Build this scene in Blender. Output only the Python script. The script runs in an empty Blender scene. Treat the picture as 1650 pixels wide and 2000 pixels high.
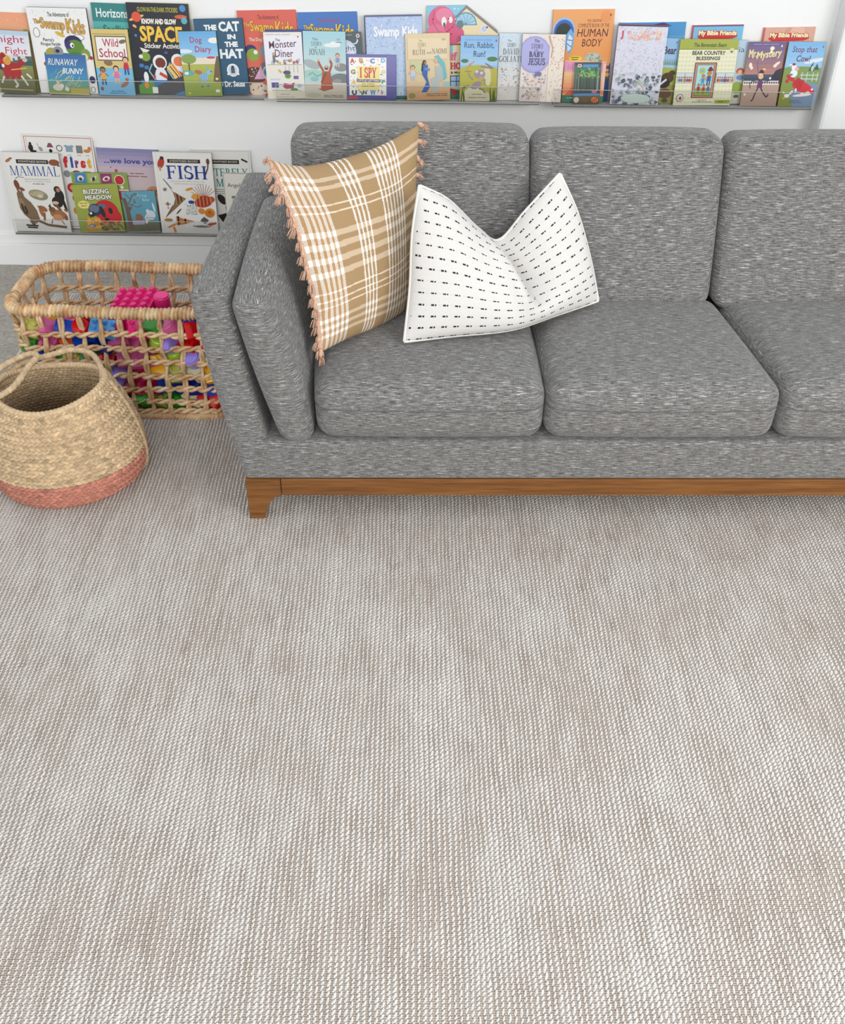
import bpy, bmesh, math, random
import numpy as np
from mathutils import Vector, Matrix
random.seed(7)
PI = math.pi
SC = bpy.context.scene
C = SC.collection

# ------------------------------------------------------------------ camera, light, exposure
cam_d = bpy.data.cameras.new('camera'); cam = bpy.data.objects.new('camera', cam_d); C.objects.link(cam)
PITCH, ROLL, YAW = 0.6805034, 0.0100688, -0.0057116
fw = Vector((math.sin(YAW) * math.cos(PITCH), math.cos(YAW) * math.cos(PITCH), -math.sin(PITCH)))
rt = Vector((math.cos(YAW), -math.sin(YAW), 0)); up = rt.cross(fw)
r2 = rt * math.cos(ROLL) + up * math.sin(ROLL); u2 = -rt * math.sin(ROLL) + up * math.cos(ROLL)
M = Matrix((r2, u2, -fw)).transposed().to_4x4(); M.translation = Vector((0, 0, 1.70))
cam.matrix_world = M
cam_d.sensor_fit = 'VERTICAL'; cam_d.sensor_height = 24.0; cam_d.lens = 24.0 * 1922.8 / 2000
SC.camera = cam
SC.view_settings.view_transform = 'Standard'; SC.view_settings.look = 'None'
SC.view_settings.gamma = 1; SC.view_settings.use_curve_mapping = False
SC.view_settings.exposure = 0.33
world = bpy.data.worlds.new('room_daylight'); SC.world = world; world.use_nodes = True
bgn = world.node_tree.nodes['Background']
bgn.inputs[0].default_value = (0.90, 0.95, 1.0, 1); bgn.inputs[1].default_value = 0.82

def area(name, loc, target, sx, sy, power, col):
    ld = bpy.data.lights.new(name, 'AREA'); ld.shape = 'RECTANGLE'; ld.size = sx; ld.size_y = sy
    ld.energy = power; ld.color = col
    o = bpy.data.objects.new(name, ld); C.objects.link(o); o.location = loc
    o.rotation_euler = (Vector(target) - Vector(loc)).to_track_quat('-Z', 'Y').to_euler()
    return o
area('window_light', (2.9, -0.6, 2.1), (0.0, 2.6, 0.3), 2.2, 1.6, 78, (1.0, 0.99, 0.97))
area('patio_window_light', (-0.4, -3.2, 2.3), (0.2, 2.4, 0.4), 3.2, 2.0, 112, (1.0, 0.985, 0.96))

# ------------------------------------------------------------------ helpers
def lin(h):
    if isinstance(h, str):
        h = h.lstrip('#'); c = [int(h[i:i + 2], 16) / 255 for i in (0, 2, 4)]
    else: c = [v / 255 for v in h]
    return tuple(v / 12.92 if v <= .04045 else ((v + .055) / 1.055) ** 2.4 for v in c)

class NT:
    def __init__(s, name):
        s.m = bpy.data.materials.new(name); s.m.use_nodes = True
        s.t = s.m.node_tree; s.b = s.t.nodes['Principled BSDF']
    def n(s, kind, **kw):
        x = s.t.nodes.new('ShaderNode' + kind)
        for k, v in kw.items(): setattr(x, k, v)
        return x
    def l(s, a, b): s.t.links.new(a, b)
    def math(s, op, a, b=None, c=None, clamp=False):
        x = s.n('Math', operation=op); x.use_clamp = clamp
        for i, v in enumerate((a, b, c)):
            if v is None: continue
            if isinstance(v, (int, float)): x.inputs[i].default_value = v
            else: s.l(v, x.inputs[i])
        return x.outputs[0]
    def noise(s, vec, scale, detail=2, rough=.5, dist=0):
        x = s.n('TexNoise'); x.inputs['Scale'].default_value = scale; x.inputs['Detail'].default_value = detail
        x.inputs['Roughness'].default_value = rough; x.inputs['Distortion'].default_value = dist
        if vec is not None: s.l(vec, x.inputs['Vector'])
        return x.outputs['Fac']
    def mapping(s, vec, scale=(1, 1, 1), rot=(0, 0, 0)):
        x = s.n('Mapping'); x.inputs['Scale'].default_value = scale; x.inputs['Rotation'].default_value = rot
        s.l(vec, x.inputs['Vector']); return x.outputs[0]
    def ramp(s, fac, stops, interp='LINEAR'):
        x = s.n('ValToRGB'); x.color_ramp.interpolation = interp; e = x.color_ramp.elements
        while len(e) < len(stops): e.new(.5)
        for i, (p, c) in enumerate(stops):
            e[i].position = p; e[i].color = tuple(c) + (1,) if len(c) == 3 else c
        s.l(fac, x.inputs[0]); return x.outputs[0]
    def mix(s, fac, a, b, mode='MIX'):
        x = s.n('Mix', data_type='RGBA', blend_type=mode)
        for i, v in ((0, fac), (6, a), (7, b)):
            if isinstance(v, (int, float)): x.inputs[i].default_value = v
            elif isinstance(v, tuple): x.inputs[i].default_value = v + (1,)
            else: s.l(v, x.inputs[i])
        return x.outputs[2]
    def bump(s, h, dist, strength=1):
        x = s.n('Bump'); x.inputs['Strength'].default_value = strength; x.inputs['Distance'].default_value = dist
        s.l(h, x.inputs['Height']); s.l(x.outputs[0], s.b.inputs['Normal'])
    def base(s, c, rough=.8, spec=.3):
        if isinstance(c, tuple): s.b.inputs['Base Color'].default_value = c + (1,)
        else: s.l(c, s.b.inputs['Base Color'])
        s.b.inputs['Roughness'].default_value = rough; s.b.inputs['Specular IOR Level'].default_value = spec
    def obj(s): return s.n('TexCoord').outputs['Object']
    def uv(s): return s.n('TexCoord').outputs['UV']
    def attr(s, nm='col'): return s.n('Attribute', attribute_name=nm).outputs['Color']

def plain(name, col, rough=.5, spec=.4):
    t = NT(name); t.base(lin(col), rough, spec); return t.m

# wall paint with a light orange-peel texture
t = NT('wall_paint'); v = t.obj(); n1 = t.noise(v, 90, 3); t.base((.765, .765, .752), .75, .2); t.bump(n1, .0012, .5); M_WALL = t.m
t = NT('trim_paint'); t.base((.80, .80, .785), .4, .4); M_TRIM = t.m
# grey-beige carpet pile
t = NT('carpet_pile'); v = t.obj(); n1 = t.noise(v, 260, 3, .7); n2 = t.noise(v, 60, 3, .6); n3 = t.noise(v, 9, 2)
f = t.math('ADD', t.math('MULTIPLY', n1, .55), t.math('ADD', t.math('MULTIPLY', n2, .3), t.math('MULTIPLY', n3, .15)))
t.base(t.ramp(f, [(.33, (.20, .175, .15)), (.52, (.40, .37, .325)), (.68, (.62, .58, .53))]), .95, .1); t.bump(f, .006, .8); M_CARPET = t.m

# ribbed rug: cream looped ridges on a flat taupe weft
t = NT('rug_weave'); v = t.obj()
sep = t.n('SeparateXYZ'); t.l(v, sep.inputs[0]); X, Y = sep.outputs[0], sep.outputs[1]
wob = t.noise(t.mapping(v, (1.1, .55, 1)), 3.0, 3, .6)
wob2 = t.noise(v, 38, 2, .5)
xx = t.math('ADD', X, t.math('ADD', t.math('MULTIPLY', t.math('SUBTRACT', wob, .5), .020), t.math('MULTIPLY', t.math('SUBTRACT', wob2, .5), .0040)))
ph = t.math('MULTIPLY', xx, 1 / .0102)
idx = t.math('FLOOR', ph); fr = t.math('FRACT', ph)
tri = t.math('SUBTRACT', 1.0, t.math('ABSOLUTE', t.math('SUBTRACT', t.math('MULTIPLY', fr, 2), 1)))   # 1 on the ridge, 0 in the groove
# loops along each ridge, slanted, offset per row
cmb = t.n('CombineXYZ'); t.l(t.math('MULTIPLY', idx, 7.31), cmb.inputs[0]); t.l(t.math('MULTIPLY', Y, 16), cmb.inputs[1])
jit = t.noise(cmb.outputs[0], 1.0, 2, .6)
lp = t.math('ADD', t.math('MULTIPLY', Y, 1 / .0102), t.math('ADD', t.math('MULTIPLY', fr, -.75), t.math('MULTIPLY', jit, 3.6)))
loop = t.math('ABSOLUTE', t.math('SINE', t.math('MULTIPLY', lp, PI)))
loop = t.math('POWER', loop, .62)
rib = t.math('ADD', .5, t.math('MULTIPLY', t.math('SINE', t.math('MULTIPLY', Y, 2 * PI / .0040)), .5))
patch = t.noise(t.mapping(v, (1, .7, 1)), 5.5, 4, .62)
fine = t.noise(v, 420, 3, .7)
cmb2 = t.n('CombineXYZ'); t.l(t.math('MULTIPLY', idx, 3.7), cmb2.inputs[0]); t.l(t.math('MULTIPLY', Y, 9), cmb2.inputs[1])
rowv = t.noise(cmb2.outputs[0], 1.0, 3, .6)
wid = t.math('ADD', .31, t.math('ADD', t.math('MULTIPLY', t.math('SUBTRACT', patch, .5), -1.0), t.math('MULTIPLY', t.math('SUBTRACT', rowv, .5), -.7)))
mask = t.math('MULTIPLY', t.math('SUBTRACT', t.math('ADD', t.math('ADD', tri, t.math('MULTIPLY', t.math('SUBTRACT', loop, .6), .30)), t.math('MULTIPLY', t.math('SUBTRACT', fine, .5), .45)), wid), 4.5, clamp=True)
hgt = t.math('ADD', t.math('MULTIPLY', t.math('MULTIPLY', mask, tri), t.math('ADD', .45, t.math('MULTIPLY', loop, .55))), t.math('ADD', t.math('MULTIPLY', fine, .14), t.math('MULTIPLY', rib, .10)))
cream = t.ramp(t.math('ADD', t.math('MULTIPLY', fine, .5), t.math('MULTIPLY', loop, .5)), [(.32, (.34, .305, .275)), (.54, (.79, .745, .69)), (.77, (.97, .925, .87))])  # cream darkens between the loops: shade of the gaps put into the colour
taupe = t.ramp(t.math('ADD', t.math('MULTIPLY', fine, .36), t.math('ADD', t.math('MULTIPLY', rib, .22), t.math('MULTIPLY', rowv, .44))), [(.3, (.20, .158, .125)), (.5, (.38, .31, .255)), (.7, (.56, .475, .40))])
t.base(t.mix(mask, taupe, cream), .92, .12); t.bump(hgt, .008, 1.0)
M_RUG = t.m

# sofa tweed: fibres run along u
def tweed(name, k=1.0):
    t = NT(name); v = t.uv()
    a = t.noise(t.mapping(v, (60, 760, 1)), 1, 2, .6)       # fine threads
    b = t.noise(t.mapping(v, (26, 430, 1)), 1, 3, .65)        # slubs
    c_ = t.noise(t.mapping(v, (1500, 700, 1)), 1, 2, .6)
    d = t.noise(t.mapping(v, (700, 60, 1)), 1, 2, .5)
    f = t.math('ADD', t.math('MULTIPLY', a, .34), t.math('ADD', t.math('MULTIPLY', b, .30), t.math('ADD', t.math('MULTIPLY', c_, .24), t.math('MULTIPLY', d, .12))))
    col = t.ramp(f, [(.385, (.030, .028, .027)), (.455, (.092, .088, .083)), (.525, (.183, .177, .169)), (.615, (.42, .41, .395))])
    sl = t.math('MULTIPLY', t.math('SUBTRACT', b, .62), 14, clamp=True)
    col = t.mix(t.math('MULTIPLY', sl, .75), col, (.66, .655, .64))
    t.base(col, .95, .12); t.b.inputs['Sheen Weight'].default_value = .15
    t.bump(f, .0022, .55)
    return t.m
M_TWEED = tweed('grey_tweed')
M_SEAM = plain('tweed_seam', (98, 96, 94), .95, .05)
t = NT('walnut_wood'); v = t.obj()
n1 = t.noise(t.mapping(v, (2.5, 30, 60)), 1, 4, .6, .6); n2 = t.noise(t.mapping(v, (12, 160, 260)), 1, 2, .6)
f = t.math('ADD', t.math('MULTIPLY', n1, .65), t.math('MULTIPLY', n2, .35))
t.base(t.ramp(f, [(.32, (.085, .030, .006)), (.5, (.170, .064, .013)), (.68, (.25, .103, .026))]), .33, .5); t.bump(n2, .0004, .5); M_WOOD = t.m

def attr_mat(name, rough=.8, spec=.2, bump=None, mottle=None):
    t = NT(name); c = t.attr()
    if mottle:
        sc, lo, hi = mottle
        nn = t.noise(t.obj(), sc, 3, .6)
        c = t.mix(1.0, c, t.ramp(nn, [(.3, (lo,) * 3), (.7, (hi,) * 3)]), 'MULTIPLY')
    t.base(c, rough, spec)
    if bump: t.bump(t.noise(t.obj(), bump[0], 2, .6), bump[1], .6)
    return t.m
M_PLAID = attr_mat('plaid_cloth', .9, .1, (900, .0006), (700, .88, 1.08))
M_DASH = attr_mat('dash_cotton', .9, .1, (1100, .0005), (260, .95, 1.03))
M_STRAW = attr_mat('plaited_jute', .62, .35, (500, .0008), (130, .80, 1.18))
M_PRINT = attr_mat('printed_cover', .28, .5, None, (3, .80, .80))
M_TASSEL = NT('tassel_yarn'); _t = M_TASSEL; _t.base(_t.ramp(_t.noise(_t.obj(), 300, 2), [(.3, (.42, .25, .17)), (.7, (.66, .43, .31))]), .95, .1); M_TASSEL = _t.m
t = NT('seagrass_strand'); v = t.obj(); n1 = t.noise(v, 26, 3, .6); n2 = t.noise(v, 420, 2, .6)
f = t.math('ADD', t.math('MULTIPLY', n1, .7), t.math('MULTIPLY', n2, .3))
t.base(t.mix(1.0, t.ramp(f, [(.34, (.34, .15, .06)), (.45, (.52, .31, .155)), (.57, (.66, .47, .275)), (.70, (.80, .66, .45))]), t.attr(), 'MULTIPLY'), .48, .4); t.bump(n2, .0008, .6); M_GRASS = t.m
t = NT('clear_acrylic'); t.base((1, 1, 1), .03, .5); t.b.inputs['Transmission Weight'].default_value = 1; t.b.inputs['IOR'].default_value = 1.2
M_ACRYL = t.m
M_EDGE = plain('acrylic_edge', (186, 187, 184), .25, .5)
M_PAGES = plain('page_paper', (226, 221, 208), .9, .1)

def mesh(name, verts, faces, m, parent=None, smooth=True, uvs=None, cols=None, colname='col'):
    me = bpy.data.meshes.new(name); me.from_pydata([tuple(map(float, p)) for p in verts] if not isinstance(verts, np.ndarray) else verts.tolist(), [], faces if isinstance(faces, list) else faces.tolist())
    if uvs is not None:   # per loop
        ul = me.uv_layers.new(name='UVMap'); ul.data.foreach_set('uv', np.asarray(uvs, dtype=np.float32).ravel())
    if cols is not None:
        a = me.color_attributes.new(colname, 'FLOAT_COLOR', 'POINT')
        cc = np.ones((len(me.vertices), 4), dtype=np.float32); cc[:, :3] = cols; a.data.foreach_set('color', cc.ravel())
    if smooth: me.polygons.foreach_set('use_smooth', [True] * len(me.polygons))
    me.materials.append(m); me.update()
    o = bpy.data.objects.new(name, me); C.objects.link(o)
    if parent is not None: o.parent = parent
    return o

def from_bm(name, bm, m, parent=None, smooth=False):
    me = bpy.data.meshes.new(name); bm.to_mesh(me); bm.free()
    if smooth: me.polygons.foreach_set('use_smooth', [True] * len(me.polygons))
    me.materials.append(m); o = bpy.data.objects.new(name, me); C.objects.link(o)
    if parent is not None: o.parent = parent
    return o

def bm_box(bm, x0, x1, y0, y1, z0, z1, bev=0, seg=2):
    b2 = bmesh.new(); r = bmesh.ops.create_cube(b2, size=1)
    for w in b2.verts: w.co = Vector((x0 + (w.co.x + .5) * (x1 - x0), y0 + (w.co.y + .5) * (y1 - y0), z0 + (w.co.z + .5) * (z1 - z0)))
    if bev: bmesh.ops.bevel(b2, geom=b2.edges[:] , offset=bev, segments=seg, affect='EDGES', profile=.5)
    tmp = bpy.data.meshes.new('tmp'); b2.to_mesh(tmp); b2.free(); bm.from_mesh(tmp); bpy.data.meshes.remove(tmp)

def tag(o, label=None, cat=None, group=None, kind=None):
    if label: o['label'] = label
    if cat: o['category'] = cat
    if group: o['group'] = group
    if kind: o['kind'] = kind
    return o
def empty(name, loc, rz=0, label=None, cat=None, group=None):
    o = bpy.data.objects.new(name, None); C.objects.link(o); o.location = loc; o.rotation_euler = (0, 0, rz); o.empty_display_size = .05
    return tag(o, label, cat, group)

def grid_faces(n, m, wrap_n=False, wrap_m=False, off=0, flip=False):
    F = []
    for i in range(n if wrap_n else n - 1):
        for j in range(m if wrap_m else m - 1):
            a, b = i * m + j, ((i + 1) % n) * m + j; c_, d = ((i + 1) % n) * m + (j + 1) % m, i * m + (j + 1) % m
            F.append((off + a, off + d, off + c_, off + b) if flip else (off + a, off + b, off + c_, off + d))
    return F

def sweep(path, rad, nseg=8, closed=False, rfun=None, upv=(0, 0, 1), caps=True, flat=1.0):
    """tube of vertices round a polyline; rad scalar or list; rfun(i, angle) multiplies"""
    P = np.asarray(path, float); n = len(P)
    T = np.roll(P, -1, 0) - np.roll(P, 1, 0) if closed else np.gradient(P, axis=0)
    T /= np.linalg.norm(T, axis=1)[:, None] + 1e-12
    U = np.array(upv, float); N = np.zeros_like(P)
    prev = U
    for i in range(n):
        w = prev - T[i] * (prev @ T[i])
        if np.linalg.norm(w) < 1e-6: w = np.cross(T[i], [1, .3, .2])
        w /= np.linalg.norm(w); N[i] = w; prev = w if not closed else U
    B = np.cross(T, N)
    R = np.full(n, rad) if np.isscalar(rad) else np.asarray(rad, float)
    ang = np.arange(nseg) / nseg * 2 * PI
    V = np.zeros((n, nseg, 3))
    for j, a in enumerate(ang):
        k = np.ones(n) if rfun is None else np.array([rfun(i, a) for i in range(n)])
        V[:, j] = P + (N * math.cos(a) * flat + B * math.sin(a)) * (R * k)[:, None]
    F = grid_faces(n, nseg, wrap_n=closed, wrap_m=True)
    V = V.reshape(-1, 3)
    if caps and not closed:
        F.append(tuple(range(nseg))); F.append(tuple(range((n - 1) * nseg, n * nseg))[::-1])
    return V, F
class Acc:
    def __init__(s): s.V, s.F, s.n, s.C = [], [], 0, []
    def add(s, V, F, col=None):
        V = np.asarray(V); s.V.append(V); s.F += [tuple(i + s.n for i in f) for f in F]; s.n += len(V)
        if col is not None: s.C.append(np.broadcast_to(col, (len(V), 3)))
        return s
    def build(s, name, m, parent=None, smooth=True):
        return mesh(name, np.concatenate(s.V), s.F, m, parent, smooth, cols=np.concatenate(s.C) if s.C else None)

def axis_pts(h, r, k=4, n=8):
    e = [h - r + r * math.sin(i / k * PI / 2) for i in range(k + 1)]
    inner = np.linspace(-(h - r), h - r, n + 1)[1:-1]
    return np.array([-x for x in e[::-1]] + list(inner) + e)
def pad(name, size, r, m, parent, fn=None, crown=(0, 0, 0), uvmode='std', n=10, wrinkle=0):
    """rounded, crowned cushion; origin at the middle of its base"""
    hx, hy, hz = size[0] / 2, size[1] / 2, size[2] / 2
    r = min(r, hx * .999, hy * .999, hz * .999)
    ax = [axis_pts(h, r, 5, n) for h in (hx, hy, hz)]
    V, F, UV = [], [], []
    for d in range(3):
        a, b = (d + 1) % 3, (d + 2) % 3
        for s in (-1, 1):
            off = len(V); A, Bp = ax[a], ax[b]
            for p in A:
                for q in Bp:
                    P = np.zeros(3); P[d] = s * (hx, hy, hz)[d]; P[a] = p; P[b] = q
                    core = np.clip(P, [-(hx - r), -(hy - r), -(hz - r)], [hx - r, hy - r, hz - r])
                    dd = P - core; L = np.linalg.norm(dd)
                    # exact rounded surface (offsets in face plane already sine-spaced)
                    if L > 0: P = core + dd / L * r
                    x, y, z = P[0] / hx, P[1] / hy, P[2] / hz
                    Q = P.copy()
                    Q[0] += crown[0] * x * (1 - y * y) * (1 - z * z)
                    Q[1] += crown[1] * y * (1 - x * x) * (1 - z * z)
                    Q[2] += crown[2] * z * (1 - x ** 4) * (1 - y ** 4)
                    V.append(Q)
            for f in grid_faces(len(A), len(Bp), off=off, flip=(s < 0)):
                F.append(f)
                for i in f:
                    P = V[i]
                    if uvmode == 'arm':
                        uvp = {2: (P[1], P[0]), 1: (P[0], P[2]), 0: (P[1], P[2])}[d]
                    else:
                        uvp = {2: (P[0], P[1]), 1: (P[0], P[2]), 0: (P[1], P[2])}[d]
                    UV.append((uvp[0] + parent_seed[0], uvp[1] + d * .7))
    parent_seed[0] += 1.37
    V = [p + np.array([0, 0, hz]) for p in V]
    if fn: V = [np.array(fn(p)) for p in V]
    o = mesh(name, np.array(V), F, m, parent, True, uvs=UV)
    bm = bmesh.new(); bm.from_mesh(o.data); bmesh.ops.remove_doubles(bm, verts=bm.verts, dist=1e-5)
    bmesh.ops.recalc_face_normals(bm, faces=bm.faces); bm.to_mesh(o.data); bm.free()
    return o
parent_seed = [0.0]

# ------------------------------------------------------------------ room
def struct(name, boxes, m, bev=0):
    bm = bmesh.new()
    for b in boxes: bm_box(bm, *b, bev=bev)
    o = from_bm(name, bm, m); o['kind'] = 'structure'; return o
WY = 3.632
struct('floor', [(-3.6, 3.4, -3.4, WY, -.05, 0)], M_CARPET)
struct('wall_back', [(-3.6, 1.353, WY, WY + .1, 0, 2.6)], M_WALL)
struct('wall_right', [(1.353, 3.4, WY - .088, WY + .1, 0, 2.6)], M_WALL, bev=.012)
struct('baseboard_back', [(-3.6, 1.353, WY - .018, WY, 0, .088), (-3.6, 1.353, WY - .010, WY, .088, .126)], M_TRIM, bev=.002)

# ------------------------------------------------------------------ rug
SY = 0.020828
def rug():
    o = empty('area_rug', (-1.40, 3.358, 0), SY, 'large cream and taupe ribbed rug covering the carpet under the sofa', 'rug')
    bm = bmesh.new(); bm_box(bm, 0, 3.9, -4.6, 0, 0, .009, bev=.003)
    from_bm('woven_field', bm, M_RUG, o)
    a = Acc()   # bound edge along the back and the left side
    a.add(*sweep([(x, 0, .0046) for x in np.linspace(0, 3.9, 60)], .0044, 8)); a.add(*sweep([(0, y, .0046) for y in np.linspace(0, -4.6, 60)], .0044, 8))
    a.build('bound_edge', plain('rug_binding', (206, 200, 190), .9, .1), o)
rug()

# ------------------------------------------------------------------ sofa
F0 = Vector((-0.48, 2.05, 0.009))
cs, sn = math.cos(SY), math.sin(SY)
def S(x, y, z): return Vector((F0.x + x * cs - y * sn, F0.y + x * sn + y * cs, z))
WS = 2.142
sofa = empty('sofa', F0, SY, 'three seat grey tweed sofa on a low walnut base', 'sofa')
sofa.location.z = 0
def leg(name, mirror, yb):
    pts = [(.003, .009), (.044, .009), (.0465, .028), (.053, .048), (.064, .068), (.078, .082), (.094, .088), (.094, .141), (.003, .141)]
    bm = bmesh.new(); vs = []
    for y in (yb, yb + .042):
        vs.append([bm.verts.new(((WS - x) if mirror else x, y, z)) for x, z in pts])
    bm.faces.new(vs[0]); bm.faces.new(vs[1][::-1])
    for i in range(len(pts)):
        j = (i + 1) % len(pts); bm.faces.new((vs[0][j], vs[0][i], vs[1][i], vs[1][j]))
    bmesh.ops.recalc_face_normals(bm, faces=bm.faces)
    bmesh.ops.bevel(bm, geom=[e for e in bm.edges if abs(e.verts[0].co.y - e.verts[1].co.y) < 1e-5], offset=.0015, segments=2, affect='EDGES')
    o = from_bm(name, bm, M_WOOD, sofa); o['label'] = 'walnut bracket leg'
for mi in (0, 1):
    for yb in (0.0, .80): leg('leg', mi, yb)
for nm, b in (('front_rail', (.0955, WS - .0955, .002, .030, .088, .141)), ('back_rail', (.0955, WS - .0955, .812, .840, .088, .141))):
    bm = bmesh.new(); bm_box(bm, *b, bev=.0015); o = from_bm(nm, bm, M_WOOD, sofa); o['label'] = 'walnut rail'
for x0 in (.006, WS - .034):
    bm = bmesh.new(); bm_box(bm, x0, x0 + .028, .0425, .7995, .088, .141, bev=.0015); o = from_bm('side_rail', bm, M_WOOD, sofa); o['label'] = 'walnut rail'
def at(cx, cy, z0): return lambda p: (p[0] + cx, p[1] + cy, p[2] + z0)
# upholstered base
pad('base', (WS - .004, .868, .121), .012, M_TWEED, sofa, at(WS / 2, .434, .1415))
# arms flare outward towards the top and swell a little
def arm_fn(side):
    def fn(p):
        t_ = p[2] / .525; k_ = (p[1] + .437) / .874; x = p[0] * (1 + .04 * math.sin(PI * min(1, t_))) + .046 - (.082 - .020 * k_) * t_ - .006 * math.sin(PI * t_)
        y = p[1] + .435 + (.030 * t_ * (p[1] < 0) * (-p[1] / .43))
        z = p[2] + .1405 - .026 * k_ * t_
        return (x, y, z) if side < 0 else (WS - x, y, z)
    return fn
for sd in (-1, 1):
    pad('arm', (.092, .874, .525), .026, M_TWEED, sofa, arm_fn(sd), uvmode='arm', n=14)
# backrest frame behind the loose cushions
def bf(p):
    t_ = p[2] / .5; return (p[0] + WS / 2, p[1] + .80 + .09 * t_, p[2] + .24)
pad('backrest', (WS - .27, .10, .42), .03, M_TWEED, sofa, bf)
# side bolsters
def bol_fn(side):
    def fn(p):
        t_ = p[2] / .42; k = math.sin(PI * min(1, max(0, t_)))
        x = .150 - .092 * t_ + p[0] * (1 + .12 * k) + .012 * k * (1 if p[0] > 0 else 0) * math.cos(p[1] * 2.4)
        y = p[1] + .325; z = p[2] + .250 - .012 * (p[1] / .3) ** 2 * t_
        return (x, y, z) if side < 0 else (WS - x, y, z)
    return fn
for sd in (-1, 1):
    pad('side_bolster', (.086, .66, .42), .038, M_TWEED, sofa, bol_fn(sd), uvmode='arm', crown=(.008, .008, 0), n=14)
# seat cushions: (front x0, x1, back x0, x1)
def seat_fn(f0, f1, b0, b1):
    D_ = .50
    def fn(p):
        v_ = min(1, max(0, (p[1] + D_ / 2) / D_)); u_ = p[0] / (f1 - f0) + .5
        x = (f0 * (1 - v_) + b0 * v_) * (1 - u_) + (f1 * (1 - v_) + b1 * v_) * u_
        return (x, p[1] + D_ / 2 + .004, p[2] + .2625)
    return fn
seats = [(.200, .7715, .168, .764), (.7765, 1.3635, .771, 1.3), (1.3695, 1.941, 1.309, 1.973)]
for s_ in seats:
    o = pad('seat_cushion', (s_[1] - s_[0], .50, .155), .040, M_TWEED, sofa, seat_fn(*s_), crown=(.006, .012, .020), n=14)
    # sewn seam round the middle of the border
    fn = seat_fn(*s_); hx = (s_[1] - s_[0]) / 2; hy = .25; r = .04; pts = []
    for (cx, cy, a0) in ((hx - r, -hy + r, -90), (hx - r, hy - r, 0), (-hx + r, hy - r, 90), (-hx + r, -hy + r, 180)):
        for a in np.linspace(a0, a0 + 90, 7): pts.append((cx + r * math.cos(math.radians(a)), cy + r * math.sin(math.radians(a))))
    P = []
    L = len(pts)
    for i in range(L):
        a, b = pts[i], pts[(i + 1) % L]; n_ = 12 if math.dist(a, b) > .1 else 1
        for k in range(n_):
            x, y = a[0] + (b[0] - a[0]) * k / n_, a[1] + (b[1] - a[1]) * k / n_
            xn, yn = x / hx, y / hy
            x2 = x + .006 * xn * (1 - yn * yn); y2 = y + .012 * yn * (1 - xn * xn)
            P.append(fn((x2 * 1.0008, y2 * 1.0008, .0955)))
    V, F = sweep(P, .0013, 5, closed=True); mesh('seam', V, F, M_SEAM, o)
# back cushions: leaning pads (bottom x0,x1, top x0,x1, top z)
def back_fn(b0, b1, t0, t1, ht, lean=.225):
    def fn(p):
        v_ = min(1, max(0, p[2] / ht)); u_ = p[0] / (b1 - b0) + .5
        x = (b0 * (1 - v_) + t0 * v_) * (1 - u_) + (b1 * (1 - v_) + t1 * v_) * u_
        y = p[1] + .51 + lean * p[2] / .42
        return (x, y, p[2] + .395 - .12 * max(-.06, min(.06, p[1])) * 1.0)
    return fn
backs = [(.135, .764, .104, .7620, .419), (.771, 1.277, .7680, 1.3015, .410), (1.285, 2.00, 1.309, 2.038, .406)]
for b_ in backs:
    o = pad('back_cushion', (b_[1] - b_[0], .145, b_[4]), .040, M_TWEED, sofa, back_fn(*b_), crown=(.004, .016, .006), n=14)
    fn = back_fn(*b_); hx = (b_[1] - b_[0]) / 2; hz = b_[4] / 2; r = .045; P = []
    # seam a little in front of the top and side edges
    loc = [(-hx + .004, .06)] + [(-hx + .004, z) for z in np.linspace(.1, b_[4] - r, 12)]
    loc += [(-hx + r - (r - .003) * math.cos(math.radians(a)), b_[4] - r + (r - .003) * math.sin(math.radians(a))) for a in range(10, 90, 10)]
    loc += [(x, b_[4] - .002) for x in np.linspace(-hx + r, hx - r, 30)]
    loc += [(hx - r + (r - .003) * math.sin(math.radians(a)), b_[4] - r + (r - .003) * math.cos(math.radians(a))) for a in range(10, 90, 10)]
    loc += [(hx - .004, z) for z in np.linspace(b_[4] - r, .1, 12)]
    for x, z in loc:
        P.append(fn((x, -.036, z - (.0075 if z > b_[4] - .01 else 0) + .006 * (1 - (x / hx) ** 4) * (z > b_[4] - .01))))
    V, F = sweep(P, .0013, 5); mesh('seam', V, F, M_SEAM, o)

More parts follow.
